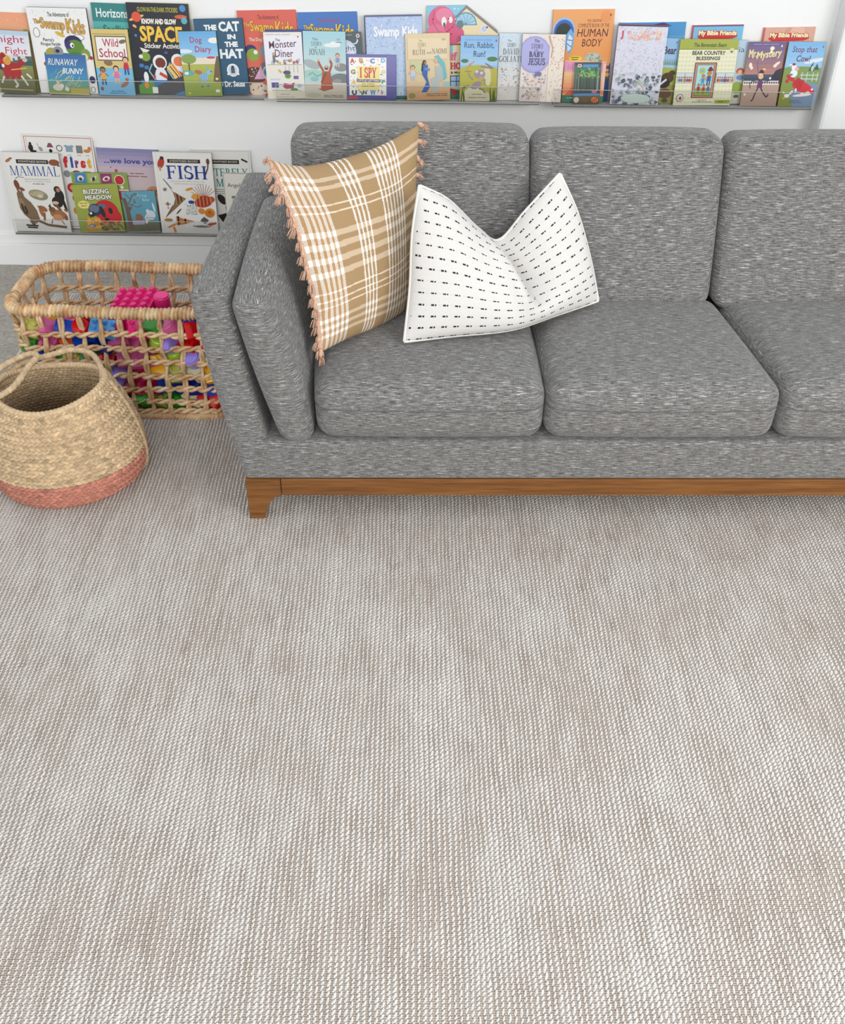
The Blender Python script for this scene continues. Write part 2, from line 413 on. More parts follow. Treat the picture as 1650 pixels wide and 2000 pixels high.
# ------------------------------------------------------------------ scatter pillows
def lerp(a, b, t_): return a + (b - a) * t_
def smooth(x, a, b):
    t_ = np.clip((x - a) / (b - a), 0, 1); return t_ * t_ * (3 - 2 * t_)
def polyc(pts, t_):
    """smooth curve through points (Catmull-Rom), t array in 0..1 -> xyz"""
    P = np.array(pts, float); n = len(P) - 1
    Q = np.vstack([2 * P[0] - P[1], P, 2 * P[-1] - P[-2]])
    s = np.clip(t_ * n, 0, n - 1e-9); i = s.astype(int); f = (s - i)[:, None]
    a, b, c_, d = Q[i], Q[i + 1], Q[i + 2], Q[i + 3]
    return .5 * ((2 * b) + (-a + c_) * f + (2 * a - 5 * b + 4 * c_ - d) * f ** 2 + (-a + 3 * b - 3 * c_ + d) * f ** 3)
def coons(bottom, top, left, right, nu, nv):
    u = np.linspace(0, 1, nu); v = np.linspace(0, 1, nv)
    c0, c1 = polyc(bottom, u), polyc(top, u); d0, d1 = polyc(left, v), polyc(right, v)
    Uu, Vv = np.meshgrid(u, v, indexing='ij')
    Lc = (1 - Vv)[..., None] * c0[:, None] + Vv[..., None] * c1[:, None]
    Ld = (1 - Uu)[..., None] * d0[None] + Uu[..., None] * d1[None]
    B = ((1 - Uu) * (1 - Vv))[..., None] * c0[0] + (Uu * (1 - Vv))[..., None] * c0[-1] + ((1 - Uu) * Vv)[..., None] * c1[0] + (Uu * Vv)[..., None] * c1[-1]
    return Uu, Vv, Lc + Ld - B
def loc2w(l): return np.array([F0.x + l[0] * cs - l[1] * sn, F0.y + l[0] * sn + l[1] * cs, l[2]])
def Wp(L): return [loc2w(p) for p in L]

def pillow_mesh(name, Uu, Vv, G, normal, bulge, back, cols, m, root):
    O_ = np.array(root.location); nu, nv = Uu.shape
    Fr = G + normal * bulge[..., None] - O_; Bk = G - normal * back[..., None] - O_
    V = np.concatenate([Fr.reshape(-1, 3), Bk.reshape(-1, 3)])
    F = grid_faces(nu, nv) + grid_faces(nu, nv, off=nu * nv, flip=True)
    idx = lambda i, j: i * nv + j
    ring = [idx(i, 0) for i in range(nu)] + [idx(nu - 1, j) for j in range(1, nv)] + [idx(i, nv - 1) for i in range(nu - 2, -1, -1)] + [idx(0, j) for j in range(nv - 2, 0, -1)]
    N = nu * nv
    for a, b in zip(ring, ring[1:] + ring[:1]): F.append((a, b, b + N, a + N))
    o = mesh(name, V, F, m, root, True, cols=np.concatenate([cols.reshape(-1, 3)] * 2))
    return o, ring, Fr.reshape(-1, 3)

def make_plaid():
    base = S(.30, .26, .445)
    root = empty('plaid_cushion', base, 0, 'tan and white plaid cushion with tassels leaning in the sofa corner', 'cushion')
    BL, BR, TL, TR = (.208, .119, .452), (.468, .420, .452), (.094, .300, .872), (.4585, .575, .868)
    bottom = [BL, (.275, .205, .445), (.37, .305, .437), BR]
    top = [TL, (.185, .355, .838), (.335, .475, .838), TR]
    left = [BL, (.196, .170, .56), (.155, .235, .74), TL]
    right = [BR, (.450, .46, .58), (.447, .52, .74), TR]
    n = 330
    Uu, Vv, G = coons(Wp(bottom), Wp(top), Wp(left), Wp(right), n, n)
    e1 = loc2w(BR) - loc2w(BL); e2 = loc2w(TL) - loc2w(BL); nm = np.cross(e1, e2); nm /= np.linalg.norm(nm)
    if nm[1] > 0: nm = -nm
    prof = (np.clip(1 - (2 * Uu - 1) ** 2, 0, 1) ** .55) * (np.clip(1 - (2 * Vv - 1) ** 2, 0, 1) ** .55)
    rng = np.random.default_rng(3)
    bul = .062 * prof + .004 * np.sin(Uu * 17 + Vv * 5) * np.clip(.22 - Uu, 0, 1) * 4 * prof + .006 * np.exp(-((Uu - .08) / .05) ** 2) * np.sin(Vv * 22) * prof
    tan = np.array(lin((158, 131, 96))); light = np.array(lin((214, 194, 170))); white = np.array(lin((238, 234, 227))); rust = np.array(lin((178, 136, 96)))
    U2 = Uu + .004 * np.sin(Vv * 9); V2 = Vv + .003 * np.sin(Uu * 11)
    def band(x, c, w): return (np.abs(x - c) < w).astype(float)
    hor = np.zeros_like(Uu)
    for c_ in (.895, .845, .605, .555, .50, .445, .21, .155, .10): hor = np.maximum(hor, band(V2, c_, .0125))
    thinh = np.zeros_like(Uu)
    for c_ in (.745, .705, .365, .325, .31 - .02): thinh = np.maximum(thinh, band(V2, c_, .0042))
    ver = np.zeros_like(Uu)
    for c_ in (.012, .062, .112, .162, .212, .258): ver = np.maximum(ver, band(U2, c_, .0135))
    th = np.zeros_like(Uu)
    for c_ in (.435, .462, .489, .516): th = np.maximum(th, band(U2, c_, .0055))
    for c_ in (.625, .652, .68, .708, .736, .764, .79): th = np.maximum(th, band(U2, c_, .0055))
    weave = ((np.floor(Uu * 165) + np.floor(Vv * 165)) % 2)
    col = np.broadcast_to(tan, Uu.shape + (3,)).copy()
    def mixc(col, w, c_): return col * (1 - w[..., None]) + c_ * w[..., None]
    streak = (.75 + .25 * np.sin(Vv * 900))
    col = mixc(col, hor * .74 * streak, light * 1.0)
    col = mixc(col, thinh * .95, light)
    col = mixc(col, ver * (.22 + .42 * weave), white)
    inb = (Uu < .275)
    col = mixc(col, inb * (1 - ver) * .45 * (1 - hor), rust)
    col = mixc(col, th * (.35 + .6 * weave), white)
    col = mixc(col, np.clip(hor * np.maximum(ver, th), 0, 1) * .92, white)
    col = mixc(col, np.clip(thinh * np.maximum(ver, th), 0, 1) * .85, white)
    o, ring, Fr = pillow_mesh('cover', Uu, Vv, G, nm, bul, .050 * prof, col, M_PLAID, root)
    # tassels along both side edges
    uhat = e1 / np.linalg.norm(e1)
    def tassel(p, d, L):
        a = Acc(); d = d / np.linalg.norm(d); p = np.array(p); s1 = np.cross(d, nm); s1 /= np.linalg.norm(s1)
        V, F = sweep([p - d * .010, p - d * .004, p + d * .002, p + d * .008, p + d * .012], [.003, .0052, .0068, .0060, .0042], 8); a.add(V, F)
        for k in range(16):
            an = rng.uniform(0, 2 * PI); sp = rng.uniform(.15, 1); rr = .010 * sp
            off = s1 * math.cos(an) * rr + nm * math.sin(an) * rr
            end = p + d * (L * rng.uniform(.85, 1.05)) + off * 1.25 + np.array([0, 0, -.003])
            mid = p + d * (L * .5) + off * .9
            V, F = sweep(polyc([p + d * .008 + off * .2, p + d * .016 + off * .45, mid, end], np.linspace(0, 1, 6)), .0013, 5); a.add(V, F)
        a.build('tassel', M_TASSEL, root)
    O_ = np.array(base)
    gi = lambda i, j: G[i, j] - O_ + nm * .004
    for k in range(19):
        v_ = 1 - k / 18.0; j = int(v_ * (n - 1)); p = gi(0, j)
        d = -uhat * (.9 if v_ > .8 else .35) + np.array([0, 0, -1.0 if v_ < .95 else .15]) * (1.0 - .6 * max(0, v_ - .85) / .15) + rng.normal(0, .16, 3) + nm * .22
        tassel(p, d, .034)
    for k in range(11):
        v_ = 1 - k / 10.0; j = int(v_ * (n - 1)); p = gi(n - 1, j)
        d = uhat * .9 + np.array([0, 0, -.65]) + rng.normal(0, .2, 3) + (nm * .1); tassel(p, d, .028)
    cordL = [gi(0, int(j)) for j in np.linspace(0, n - 1, 60)]
    V, F = sweep(cordL, .0042, 8, rfun=lambda i, a: 1 + .25 * math.sin(i * 2.1 + a)); mesh('edge_cord', V, F, M_TASSEL, root)
make_plaid()

def make_dash():
    base = S(.68, .30, .445)
    root = empty('dashed_cushion', base, 0, 'white cushion with black dashed lines, dented in the middle', 'cushion')
    BL, BR, TL, TR = (.419, .186, .446), (.951, .405, .452), (.4570, .330, .800), (.832, .535, .757)
    bottom = [BL, (.545, .215, .447), (.70, .250, .4470), (.83, .330, .449), BR]
    top = [TL, (.530, .360, .752), (.612, .40, .660), (.672, .445, .610), (.742, .475, .680), TR]
    left = [BL, (.434, .24, .57), (.440, .29, .69), TL]
    right = [BR, (.925, .45, .55), (.885, .50, .66), TR]
    nu, nv = 560, 400
    Uu, Vv, G = coons(Wp(bottom), Wp(top), Wp(left), Wp(right), nu, nv)
    e1 = loc2w(BR) - loc2w(BL); e2 = loc2w(TL) - loc2w(BL); nm = np.cross(e1, e2); nm /= np.linalg.norm(nm)
    if nm[1] > 0: nm = -nm
    prof = (np.clip(1 - (2 * Uu - 1) ** 2, 0, 1) ** .5) * (np.clip(1 - (2 * Vv - 1) ** 2, 0, 1) ** .5)
    uc = .66 - .10 * Vv                                     # crease line, swinging left towards the dent
    dist = (Uu - uc)
    depth = smooth(Vv, .12, .55)
    lobe = 1 - depth * 1.25 * np.exp(-(np.abs(dist) / np.where(dist < 0, .045, .17)) ** 1.0)
    bul = .082 * prof * lobe + .034 * depth * np.exp(-((dist + .09) / .07) ** 2) * prof
    bul += .003 * np.sin(Uu * 30 + Vv * 11) * np.exp(-(dist / .2) ** 2) * prof
    white = np.array(lin((204, 201, 196))); ink = np.array(lin((38, 38, 48)))
    col = np.broadcast_to(white, Uu.shape + (3,)).copy()
    rows = Vv * 13.2 + .35; rf = rows - np.floor(rows) - .5; ri = np.floor(rows)
    du = Uu * 17.5 + ri * .13; df = du - np.floor(du)
    dash = (np.abs(rf) < .075) * ((df < .25) | ((df > .31) & (df < .45)))
    thin = (np.abs(rf) < .03) * (df > .6) * .12
    w = np.clip(dash + thin, 0, 1)[..., None] * ((Uu > .01) & (Uu < .99))[..., None]
    col = col * (1 - w) + ink * w
    o, ring, Fr = pillow_mesh('cover', Uu, Vv, G, nm, bul, .055 * prof, col, M_DASH, root)
    O_ = np.array(base); mp = G.reshape(-1, 3) - O_
    V, F = sweep([mp[i] + nm * .001 for i in ring[::6]], .0040, 8, closed=True)
    mesh('piping', V, F, plain('white_piping', (210, 208, 203), .9, .1), root)
make_dash()

# ------------------------------------------------------------------ rectangular rope basket
def rrect(x0, x1, y0, y1, r, z, n, zf=None):
    """n points evenly spaced round a rounded rectangle, anticlockwise from the front left"""
    segs = []; pts = []
    for cx, cy, a0 in ((x1 - r, y0 + r, -90), (x1 - r, y1 - r, 0), (x0 + r, y1 - r, 90), (x0 + r, y0 + r, 180)):
        for a in np.linspace(a0, a0 + 90, 13): pts.append((cx + r * math.cos(math.radians(a)), cy + r * math.sin(math.radians(a))))
    pts.append(pts[0]); P = np.array(pts); L = np.concatenate([[0], np.cumsum(np.linalg.norm(np.diff(P, axis=0), axis=1))])
    s = np.linspace(0, L[-1], n, endpoint=False)
    out = np.stack([np.interp(s, L, P[:, 0]), np.interp(s, L, P[:, 1]), np.full(n, z)], 1)
    return out, L[-1]
BX = dict(b=(-1.205, -.622, 2.536, 2.815), t=(-1.238, -.600, 2.575, 2.875))
BH = .345
def wall_rect(z):
    k = z / BH; return [lerp(a, b, k) for a, b in zip(BX['b'], BX['t'])]
def make_crate():
    root = empty('rope_basket', (-.92, 2.70, .009), 0, 'rectangular open weave seagrass basket full of toy blocks beside the sofa', 'basket')
    O_ = np.array(root.location)
    rng = random.Random(5)
    # wrapped rim
    n = 2200; P, L = rrect(*wall_rect(BH), .075, BH, n); P[:, 2] += .004 * np.sin(np.arange(n) / n * 2 * PI * 3)
    wraps = 148
    wv = [rng.uniform(.85, 1.12) for _ in range(wraps + 2)]
    def rf(i, a):
        x = i / n * wraps + a / (2 * PI) * 1.4; f = x - math.floor(x); return (.66 + .54 * abs(math.sin(PI * f)) ** .45 * wv[int(x) % wraps])
    V, F = sweep(P - O_, .0160, 16, closed=True, rfun=rf)
    tone = [rng.uniform(.72, 1.18) for _ in range(wraps + 2)]
    cc = np.array([[tone[int(i / n * wraps + a / 16 * 1.4) % wraps]] * 3 for i in range(n) for a in range(16)]); cc[:, 2] *= .97
    o = mesh('rim', V, F, M_GRASS, root, cols=cc); o['label'] = 'thick wrapped rim'
    # twisted cords
    zs = [.277, .233, .189, .146, .103, .062, .030]
    for z in zs:
        n = 620; P, L = rrect(*wall_rect(z), .06, z, n)
        P[:, 2] += np.array([.0025 * math.sin(i * .05 + z * 90) for i in range(n)])
        T = np.roll(P, -1, 0) - np.roll(P, 1, 0); T /= np.linalg.norm(T, axis=1)[:, None]; Nn = np.cross(T, [0, 0, 1])
        a = Acc(); tw = 25
        for s in (0, PI):
            ph = np.arange(n) / n * 2 * PI * tw + s
            Q = P + (Nn * (np.cos(ph) * .0054)[:, None]) + np.stack([0 * ph, 0 * ph, np.sin(ph) * .0054], 1)
            V, F = sweep(Q - O_, .0055, 7, closed=True, rfun=lambda i, an: 1 + .12 * math.sin(i * .31 + an * 2)); a.add(V, F, (.98, .98, .98) if s else (1.1, 1.1, 1.1))
        a.build('twisted_cord', M_GRASS, root)
    # uprights
    nU = 30; B0, _ = rrect(*wall_rect(0.02), .06, .02, nU); T0, _ = rrect(*wall_rect(BH), .07, BH, nU)
    for k in range(nU):
        a = Acc(); ph0 = rng.uniform(0, 6)
        for s in (0, 2.6):
            Q = []
            for t_ in np.linspace(0, 1, 60):
                p = lerp(B0[k], T0[k], t_); z = p[2]
                row = t_ * 7
                side = .006 * math.sin(row * PI + k * PI)          # passes in front of and behind the cords
                out = np.array([0.0, 0, 0]); c_ = np.array([-.92, 2.70, z]); dv = p - c_
                nn = np.array([0, -1, 0]) if k * 1.0 >= 0 and abs(p[1] - wall_rect(z)[2]) < .03 else (np.array([0, 1, 0]) if abs(p[1] - wall_rect(z)[3]) < .03 else np.array([math.copysign(1, dv[0]), 0, 0]))
                tn = np.array([abs(nn[1]), abs(nn[0]), 0.0])
                Q.append(p + nn * (side + .001 * math.cos(row * 2 + s)) + tn * (.0045 * math.sin(row * 1.7 + s + ph0) + .012 * math.sin(t_ * 3 + ph0) * t_ * (1 - t_)))
            V, F = sweep(np.array(Q) - O_, .0052, 7, rfun=lambda i, an: 1 + .15 * math.sin(i * .5 + an)); a.add(V, F, (rng.uniform(.8, 1.1),) * 3)
        a.build('upright_cord', M_GRASS, root)
    # base band and floor
    a = Acc()
    for z, w in ((.012, .0115),):
        n = 900; P, L = rrect(*wall_rect(z), .055, z + .002, n)
        V, F = sweep(P - O_ + np.array([0, 0, .008 * 0]), w, 10, closed=True, rfun=lambda i, an: 1 + .22 * abs(math.sin(i / 900 * PI * 150 + an * .8))); a.add(V, F, (.85, .85, .85))
    a.build('base_band', M_GRASS, root)
    a = Acc(); x0, x1, y0, y1 = wall_rect(.01)
    for k in range(17):
        y = lerp(y0 + .01, y1 - .01, k / 16); pts = [(x, y, .014 + .002 * math.sin(x * 90 + k * PI)) for x in np.linspace(x0 + .012, x1 - .012, 90)]
        V, F = sweep(np.array(pts) - O_, .0095, 7, rfun=lambda i, an: 1 + .1 * math.sin(i * 1.3 + an)); a.add(V, F, (.9, .9, .9))
    a.build('woven_bottom', M_GRASS, root)
make_crate()

# ------------------------------------------------------------------ toy blocks
BC = dict(red=(200, 14, 22), crimson=(176, 12, 70), blue=(18, 66, 170), navy=(10, 34, 118), sky=(70, 142, 205), green=(40, 132, 32), lime=(150, 180, 50), yellow=(238, 176, 24), orange=(232, 92, 20), pink=(196, 88, 140), hot=(222, 44, 124), lilac=(138, 118, 206), olive=(182, 178, 88), cream=(206, 204, 162))
CN = dict(red='red', crimson='crimson', blue='blue', navy='navy blue', sky='light blue', green='green', lime='lime green', yellow='yellow', orange='orange', pink='pale pink', hot='hot pink', lilac='lilac', olive='olive green', cream='cream')
BM = {k: plain('toy_plastic_' + k, v, .22, .5) for k, v in BC.items()}
def brick_bm(nx, ny, h, u=.0235, sh=.009):
    """studded building brick, hollow underneath"""
    bm = bmesh.new(); w, d = nx * u, ny * u
    bm_box(bm, -w / 2, w / 2, -d / 2, d / 2, 0, h, bev=.0018)
    for i in range(nx):
        for j in range(ny):
            cx, cy = (i + .5) * u - w / 2, (j + .5) * u - d / 2
            b2 = bmesh.new(); bmesh.ops.create_cone(b2, cap_ends=True, segments=16, radius1=u * .33, radius2=u * .31, depth=sh)
            for v in b2.verts: v.co += Vector((cx, cy, h + sh / 2 - .0003))
            bmesh.ops.bevel(b2, geom=[e for e in b2.edges if all(v.co.z > h + sh * .7 for v in e.verts)], offset=.0014, segments=2, affect='EDGES')
            tm = bpy.data.meshes.new('tmp'); b2.to_mesh(tm); b2.free(); bm.from_mesh(tm); bpy.data.meshes.remove(tm)
    return bm
def prism_bm(pts, d, bev=.0016):
    bm = bmesh.new(); a = [bm.verts.new((x, -d / 2, z)) for x, z in pts]; b = [bm.verts.new((x, d / 2, z)) for x, z in pts]
    bm.faces.new(a); bm.faces.new(b[::-1]); n = len(pts)
    for i in range(n): bm.faces.new((a[(i + 1) % n], a[i], b[i], b[(i + 1) % n]))
    bmesh.ops.recalc_face_normals(bm, faces=bm.faces)
    bmesh.ops.bevel(bm, geom=bm.edges[:], offset=bev, segments=2, affect='EDGES'); return bm
def arch_pts():
    p = [(-.03, 0), (-.03, .036), (.03, .036), (.03, 0), (.019, 0)]
    for a in np.linspace(0, 180, 11)[1:-1]: p.append((.019 * math.cos(math.radians(a)), .019 * math.sin(math.radians(a))))
    return p + [(-.019, 0)]
PROTO = {}
def proto(kind):
    if kind not in PROTO:
        bm = {'square': lambda: brick_bm(2, 2, .028), 'long': lambda: brick_bm(3, 2, .024), 'slim': lambda: brick_bm(2, 1, .030),
              'wedge': lambda: prism_bm([(-.026, 0), (.026, 0), (.026, .012), (-.010, .044), (-.026, .044)], .046),
              'arch': lambda: prism_bm(arch_pts(), .034),
              'roof': lambda: prism_bm([(-.028, 0), (.028, 0), (0, .042)], .036),
              'round': lambda: round_bm(.024, .046)}[kind]()
        me = bpy.data.meshes.new('toy_block'); bm.to_mesh(me); bm.free(); PROTO[kind] = me
    return PROTO[kind]
def round_bm(r, h):
    bm = bmesh.new(); bmesh.ops.create_cone(bm, cap_ends=True, segments=28, radius1=r, radius2=r, depth=h)
    for v in bm.verts: v.co.z += h / 2
    bmesh.ops.bevel(bm, geom=[e for e in bm.edges if abs(e.verts[0].co.z - e.verts[1].co.z) < 1e-5], offset=.004, segments=3, affect='EDGES'); return bm
KN = dict(square='square studded', long='long studded', slim='narrow studded', wedge='sloped wedge', arch='arched', roof='triangular roof', round='round cylinder')
def block(kind, colr, loc, rot, where, s=1):
    key = (kind, colr)
    if key not in PROTO:
        me = proto(kind).copy(); me.materials.clear(); me.materials.append(BM[colr]); PROTO[key] = me
        if kind == 'round': me.polygons.foreach_set('use_smooth', [True] * len(me.polygons)); me.set_sharp_from_angle(angle=.6) if hasattr(me, 'set_sharp_from_angle') else None
    o = bpy.data.objects.new('toy_block', PROTO[key]); C.objects.link(o)
    o.location = loc; o.rotation_euler = rot; o.scale = (s, s, s)
    tag(o, f'{CN[colr]} {KN[kind]} toy block {where}', 'toy block', 'toy blocks heaped in the rope basket'); return o
rb = random.Random(11)
kinds = ['square', 'long', 'slim', 'wedge', 'arch', 'roof', 'round', 'square', 'long']
# front layer, seen through the cords: rows from the top, colours read left to right
rows = [
 (.290, ['olive', 'pink', 'blue', 'red', 'sky', 'crimson', 'hot', 'green', 'pink', 'red', 'hot']),
 (.243, ['green', 'pink', 'orange', 'blue', 'navy', 'pink', 'pink', 'lime', 'lilac', 'red', 'crimson']),
 (.197, ['blue', 'green', 'olive', 'green', 'red', 'pink', 'pink', 'yellow', 'lime', 'lilac', 'cream']),
 (.152, ['red', 'yellow', 'sky', 'lime', 'red', 'lilac', 'crimson', 'yellow', 'olive', 'cream', 'yellow']),
 (.108, ['green', 'blue', 'pink', 'orange', 'lilac', 'red', 'crimson', 'blue', 'navy', 'navy', 'blue']),
 (.066, ['lime', 'navy', 'red', 'green', 'lilac', 'blue', 'green', 'lime', 'green', 'cream', 'red'])]
wn = ['in the topmost row behind the front cords', 'in the second row behind the front cords', 'in the third row behind the front cords', 'in the fourth row behind the front cords', 'in the fifth row behind the front cords', 'in the bottom row behind the front cords']
WR = ['left end', 'left end', 'left end', 'left half', 'left half', 'middle', 'middle', 'right half', 'right half', 'right end', 'right end']
for r_, (z, cols_) in enumerate(rows):
    x0, x1, y0, y1 = wall_rect(z)
    for k, cn in enumerate(cols_):
        kind = rb.choice(kinds); x = lerp(x0 + .042, x1 - .042, (k + (.0 if r_ % 2 else .15)) / 10.2)
        block(kind, cn, (x, y0 + .038 + rb.uniform(-.002, .004), z + .009 - .034), (rb.uniform(.35, .9), rb.uniform(-.3, .3), rb.uniform(-.45, .45)), f'{wn[r_]}, {WR[k]}', rb.uniform(1.04, 1.18))
# left end layer and surface layer
for r_, z in enumerate((.07, .12, .17, .22)):
    for k in range(3):
        x0, x1, y0, y1 = wall_rect(z)
        block(rb.choice(kinds), rb.choice(['red', 'green', 'blue', 'pink', 'yellow', 'lime']), (x0 + .040, y0 + .115 + k * .058, z), (rb.uniform(-.4, .4), rb.uniform(-.6, .6), rb.uniform(-.6, .6)), f'inside the short left side, {["lowest", "second", "third", "upper"][r_]} level, {["front", "middle", "back"][k]}', .95)
for i in range(9):
    for j in range(3):
        x = -1.13 + i * .058; y = 2.665 + j * .062
        z = .212 + .008 * (i % 2) + (.022 if i > 5 else 0) - (.03 if j == 2 else 0)
        if 2 <= i <= 5 and j < 2: z -= .012
        block(rb.choice(kinds), rb.choice(['red', 'crimson', 'blue', 'pink', 'lime', 'yellow', 'hot']), (x, y, z), (rb.uniform(-.4, .4), rb.uniform(-.4, .4), rb.uniform(-1, 1)), f'on the surface of the heap, {["left end", "left end", "left half", "left half", "middle", "right half", "right half", "right end", "right end"][i]}, {["front", "middle", "back"][j]}')
# the big hot pink pieces on top
bm = brick_bm(4, 5, .034, .0315, .015)
o = from_bm('toy_block', bm, BM['hot']); o.location = (-.900, 2.715, .272); o.rotation_euler = (math.radians(3), math.radians(-5), math.radians(-4))
tag(o, 'large hot pink studded plate tilted on top of the block heap', 'toy block', 'toy blocks heaped in the rope basket')
o = block('round', 'hot', (-.815, 2.725, .268), (.12, .05, 0), '', 1.25); o.scale = (1.0, 1.0, 1.40); o['label'] = 'upright hot pink cylinder block right of the large studded plate'
o = block('long', 'hot', (-.675, 2.690, .286), (.2, -.35, .5), '', 1.1); o['label'] = 'hot pink studded toy block on the heap nearest the sofa arm'
o = block('wedge', 'red', (-.995, 2.670, .256), (.2, .2, .5), '', 1.0); o['label'] = 'red wedge toy block left of the large hot pink studded plate'

# ------------------------------------------------------------------ round jute basket
def make_jute():
    root = empty('jute_basket', (-1.01, 2.24, .009), 0, 'round plaited jute basket with a coral pink band at its foot', 'basket')
    O_ = np.array(root.location)
    zz = np.array([.000, .012, .040, .080, .140, .200, .250, .290, .318]); rr = np.array([.178, .194, .206, .2125, .208, .196, .179, .161, .147])
    HT = .318; rowh = .0122; straw = np.array(lin((184, 159, 125))); coral = np.array(lin((174, 114, 96)))
    rng = np.random.default_rng(8)
    def P(th, z, inner=0.0):
        r = np.interp(z, zz, rr) - inner
        k = z / HT; cx = -1.018 + .024 * k; cy = 2.262 - .052 * k
        sq = .93 - .06 * k
        zr = z + k * k * (.012 * np.cos(2 * th) + .006 * np.cos(th))
        wob = 1 + .012 * np.sin(3 * th + 1 + 4 * z)
        return np.stack([cx + r * wob * np.cos(th), cy + r * wob * sq * np.sin(th), zr + .004], -1)
    def part(name, z0, z1, basecol, inner, flip, label=None):
        rows_ = max(2, round((z1 - z0) / rowh)); nv = rows_ * 8 + 1; nt = 1000
        z = np.linspace(z0, z1, nv); th = np.linspace(0, 2 * PI, nt, endpoint=False)
        TH, Z = np.meshgrid(th, z, indexing='ij')
        rowi = np.floor((Z - z0) / (z1 - z0) * rows_ - 1e-6); rf = (Z - z0) / (z1 - z0) * rows_ - rowi
        rf = np.clip(rf, 0, 1)
        ph = TH / (2 * PI) * 84 + (rf - .5) * np.where(rowi % 2 == 0, 1.0, -1.0) * .9 + rowi * .37
        lobe = np.abs(np.sin(PI * ph)) ** .7; prof = np.sin(PI * rf) ** .6
        disp = .0075 * prof * (.25 + .75 * lobe) * (-1 if inner > 0 else 1)
        base_ = P(TH, Z, inner); up_ = P(TH, Z + 1e-3, inner); c_ = np.stack([np.cos(TH), np.sin(TH), 0 * TH], -1)
        n_ = c_
        V = base_ + n_ * disp[..., None] - O_
        tone = rng.normal(0, 1, (84 * 2 + 4, rows_ + 2)); ci = (np.floor(ph).astype(int)) % (84 * 2); tn = tone[ci, rowi.astype(int)]
        col = basecol * (1 + .13 * tn[..., None]) * 1.0
        F = grid_faces(nt, nv, wrap_n=True, flip=flip)
        o = mesh(name, V.reshape(-1, 3), F, M_STRAW, root, True, cols=np.clip(col, 0, 1).reshape(-1, 3))
        if label: o['label'] = label
        return o
    part('body', .096, HT, straw, 0, False)
    part('lining', .02, HT - .002, straw * .96, .0085, True)
    part('foot_band', 0, .096, coral, 0, False, 'coral pink plaited foot band')
    # rim roll and bottom
    th = np.linspace(0, 2 * PI, 500, endpoint=False); R = P(th, np.full(500, HT), .004) - O_
    V, F = sweep(R, .0078, 9, closed=True, rfun=lambda i, a: 1 + .22 * abs(math.sin(i * PI * .16 + a * .7)))
    mesh('rolled_rim', V, F, M_STRAW, root, cols=np.broadcast_to(straw * 1.05, (len(V), 3)))
    a = Acc()
    for rr_ in np.arange(.012, .176, .012):
        V, F = sweep([(rr_ * math.cos(t_) - 1.018, rr_ * .93 * math.sin(t_) + 2.262, .016) for t_ in np.linspace(0, 2 * PI, 90, endpoint=False)] - O_, .0075, 6, closed=True, rfun=lambda i, an: 1 + .15 * math.sin(i * 1.2)); a.add(V, F, coral)
    a.build('coiled_bottom', M_STRAW, root)
    # plaited cords: handles and side seams
    def cord(name, pts, rad=.0068, n=260, fl=1.0):
        Pp = polyc(pts, np.linspace(0, 1, n)) - O_
        L = np.linalg.norm(np.diff(Pp, axis=0), axis=1).sum(); k = L / .011
        V, F = sweep(Pp, rad, 10, rfun=lambda i, an: 1 + .24 * abs(math.sin(i / n * PI * k + (an * 1.0))))
        cc = np.repeat((1 + .10 * np.sin(np.arange(n) / n * k * 2.3))[:, None] * straw[None], 10, 0)
        mesh(name, V, F, M_STRAW, root, cols=np.clip(cc, 0, 1))
    zr = .325
    cord('handle', [(-.862, 2.222, .318), (-.872, 2.268, .340), (-.918, 2.338, .345), (-.975, 2.352, .347), (-1.035, 2.325, .343), (-1.088, 2.300, .338), (-1.132, 2.268, .320)])
    cord('handle', [(-1.158, 2.140, .322), (-1.110, 2.128, .333), (-1.070, 2.165, .345), (-1.052, 2.245, .360), (-1.043, 2.282, .365), (-1.062, 2.300, .364), (-1.105, 2.290, .352), (-1.150, 2.240, .340), (-1.178, 2.190, .318)], .0072)
    def seam(th0):
        pts = [P(np.array(th0), np.array(z), -.0065) for z in (HT - .004, .28, .23, .17, .10, .045, .008)]
        cord('side_seam', pts, .0052, 200)
    seam(.03); seam(PI + .35)
make_jute()

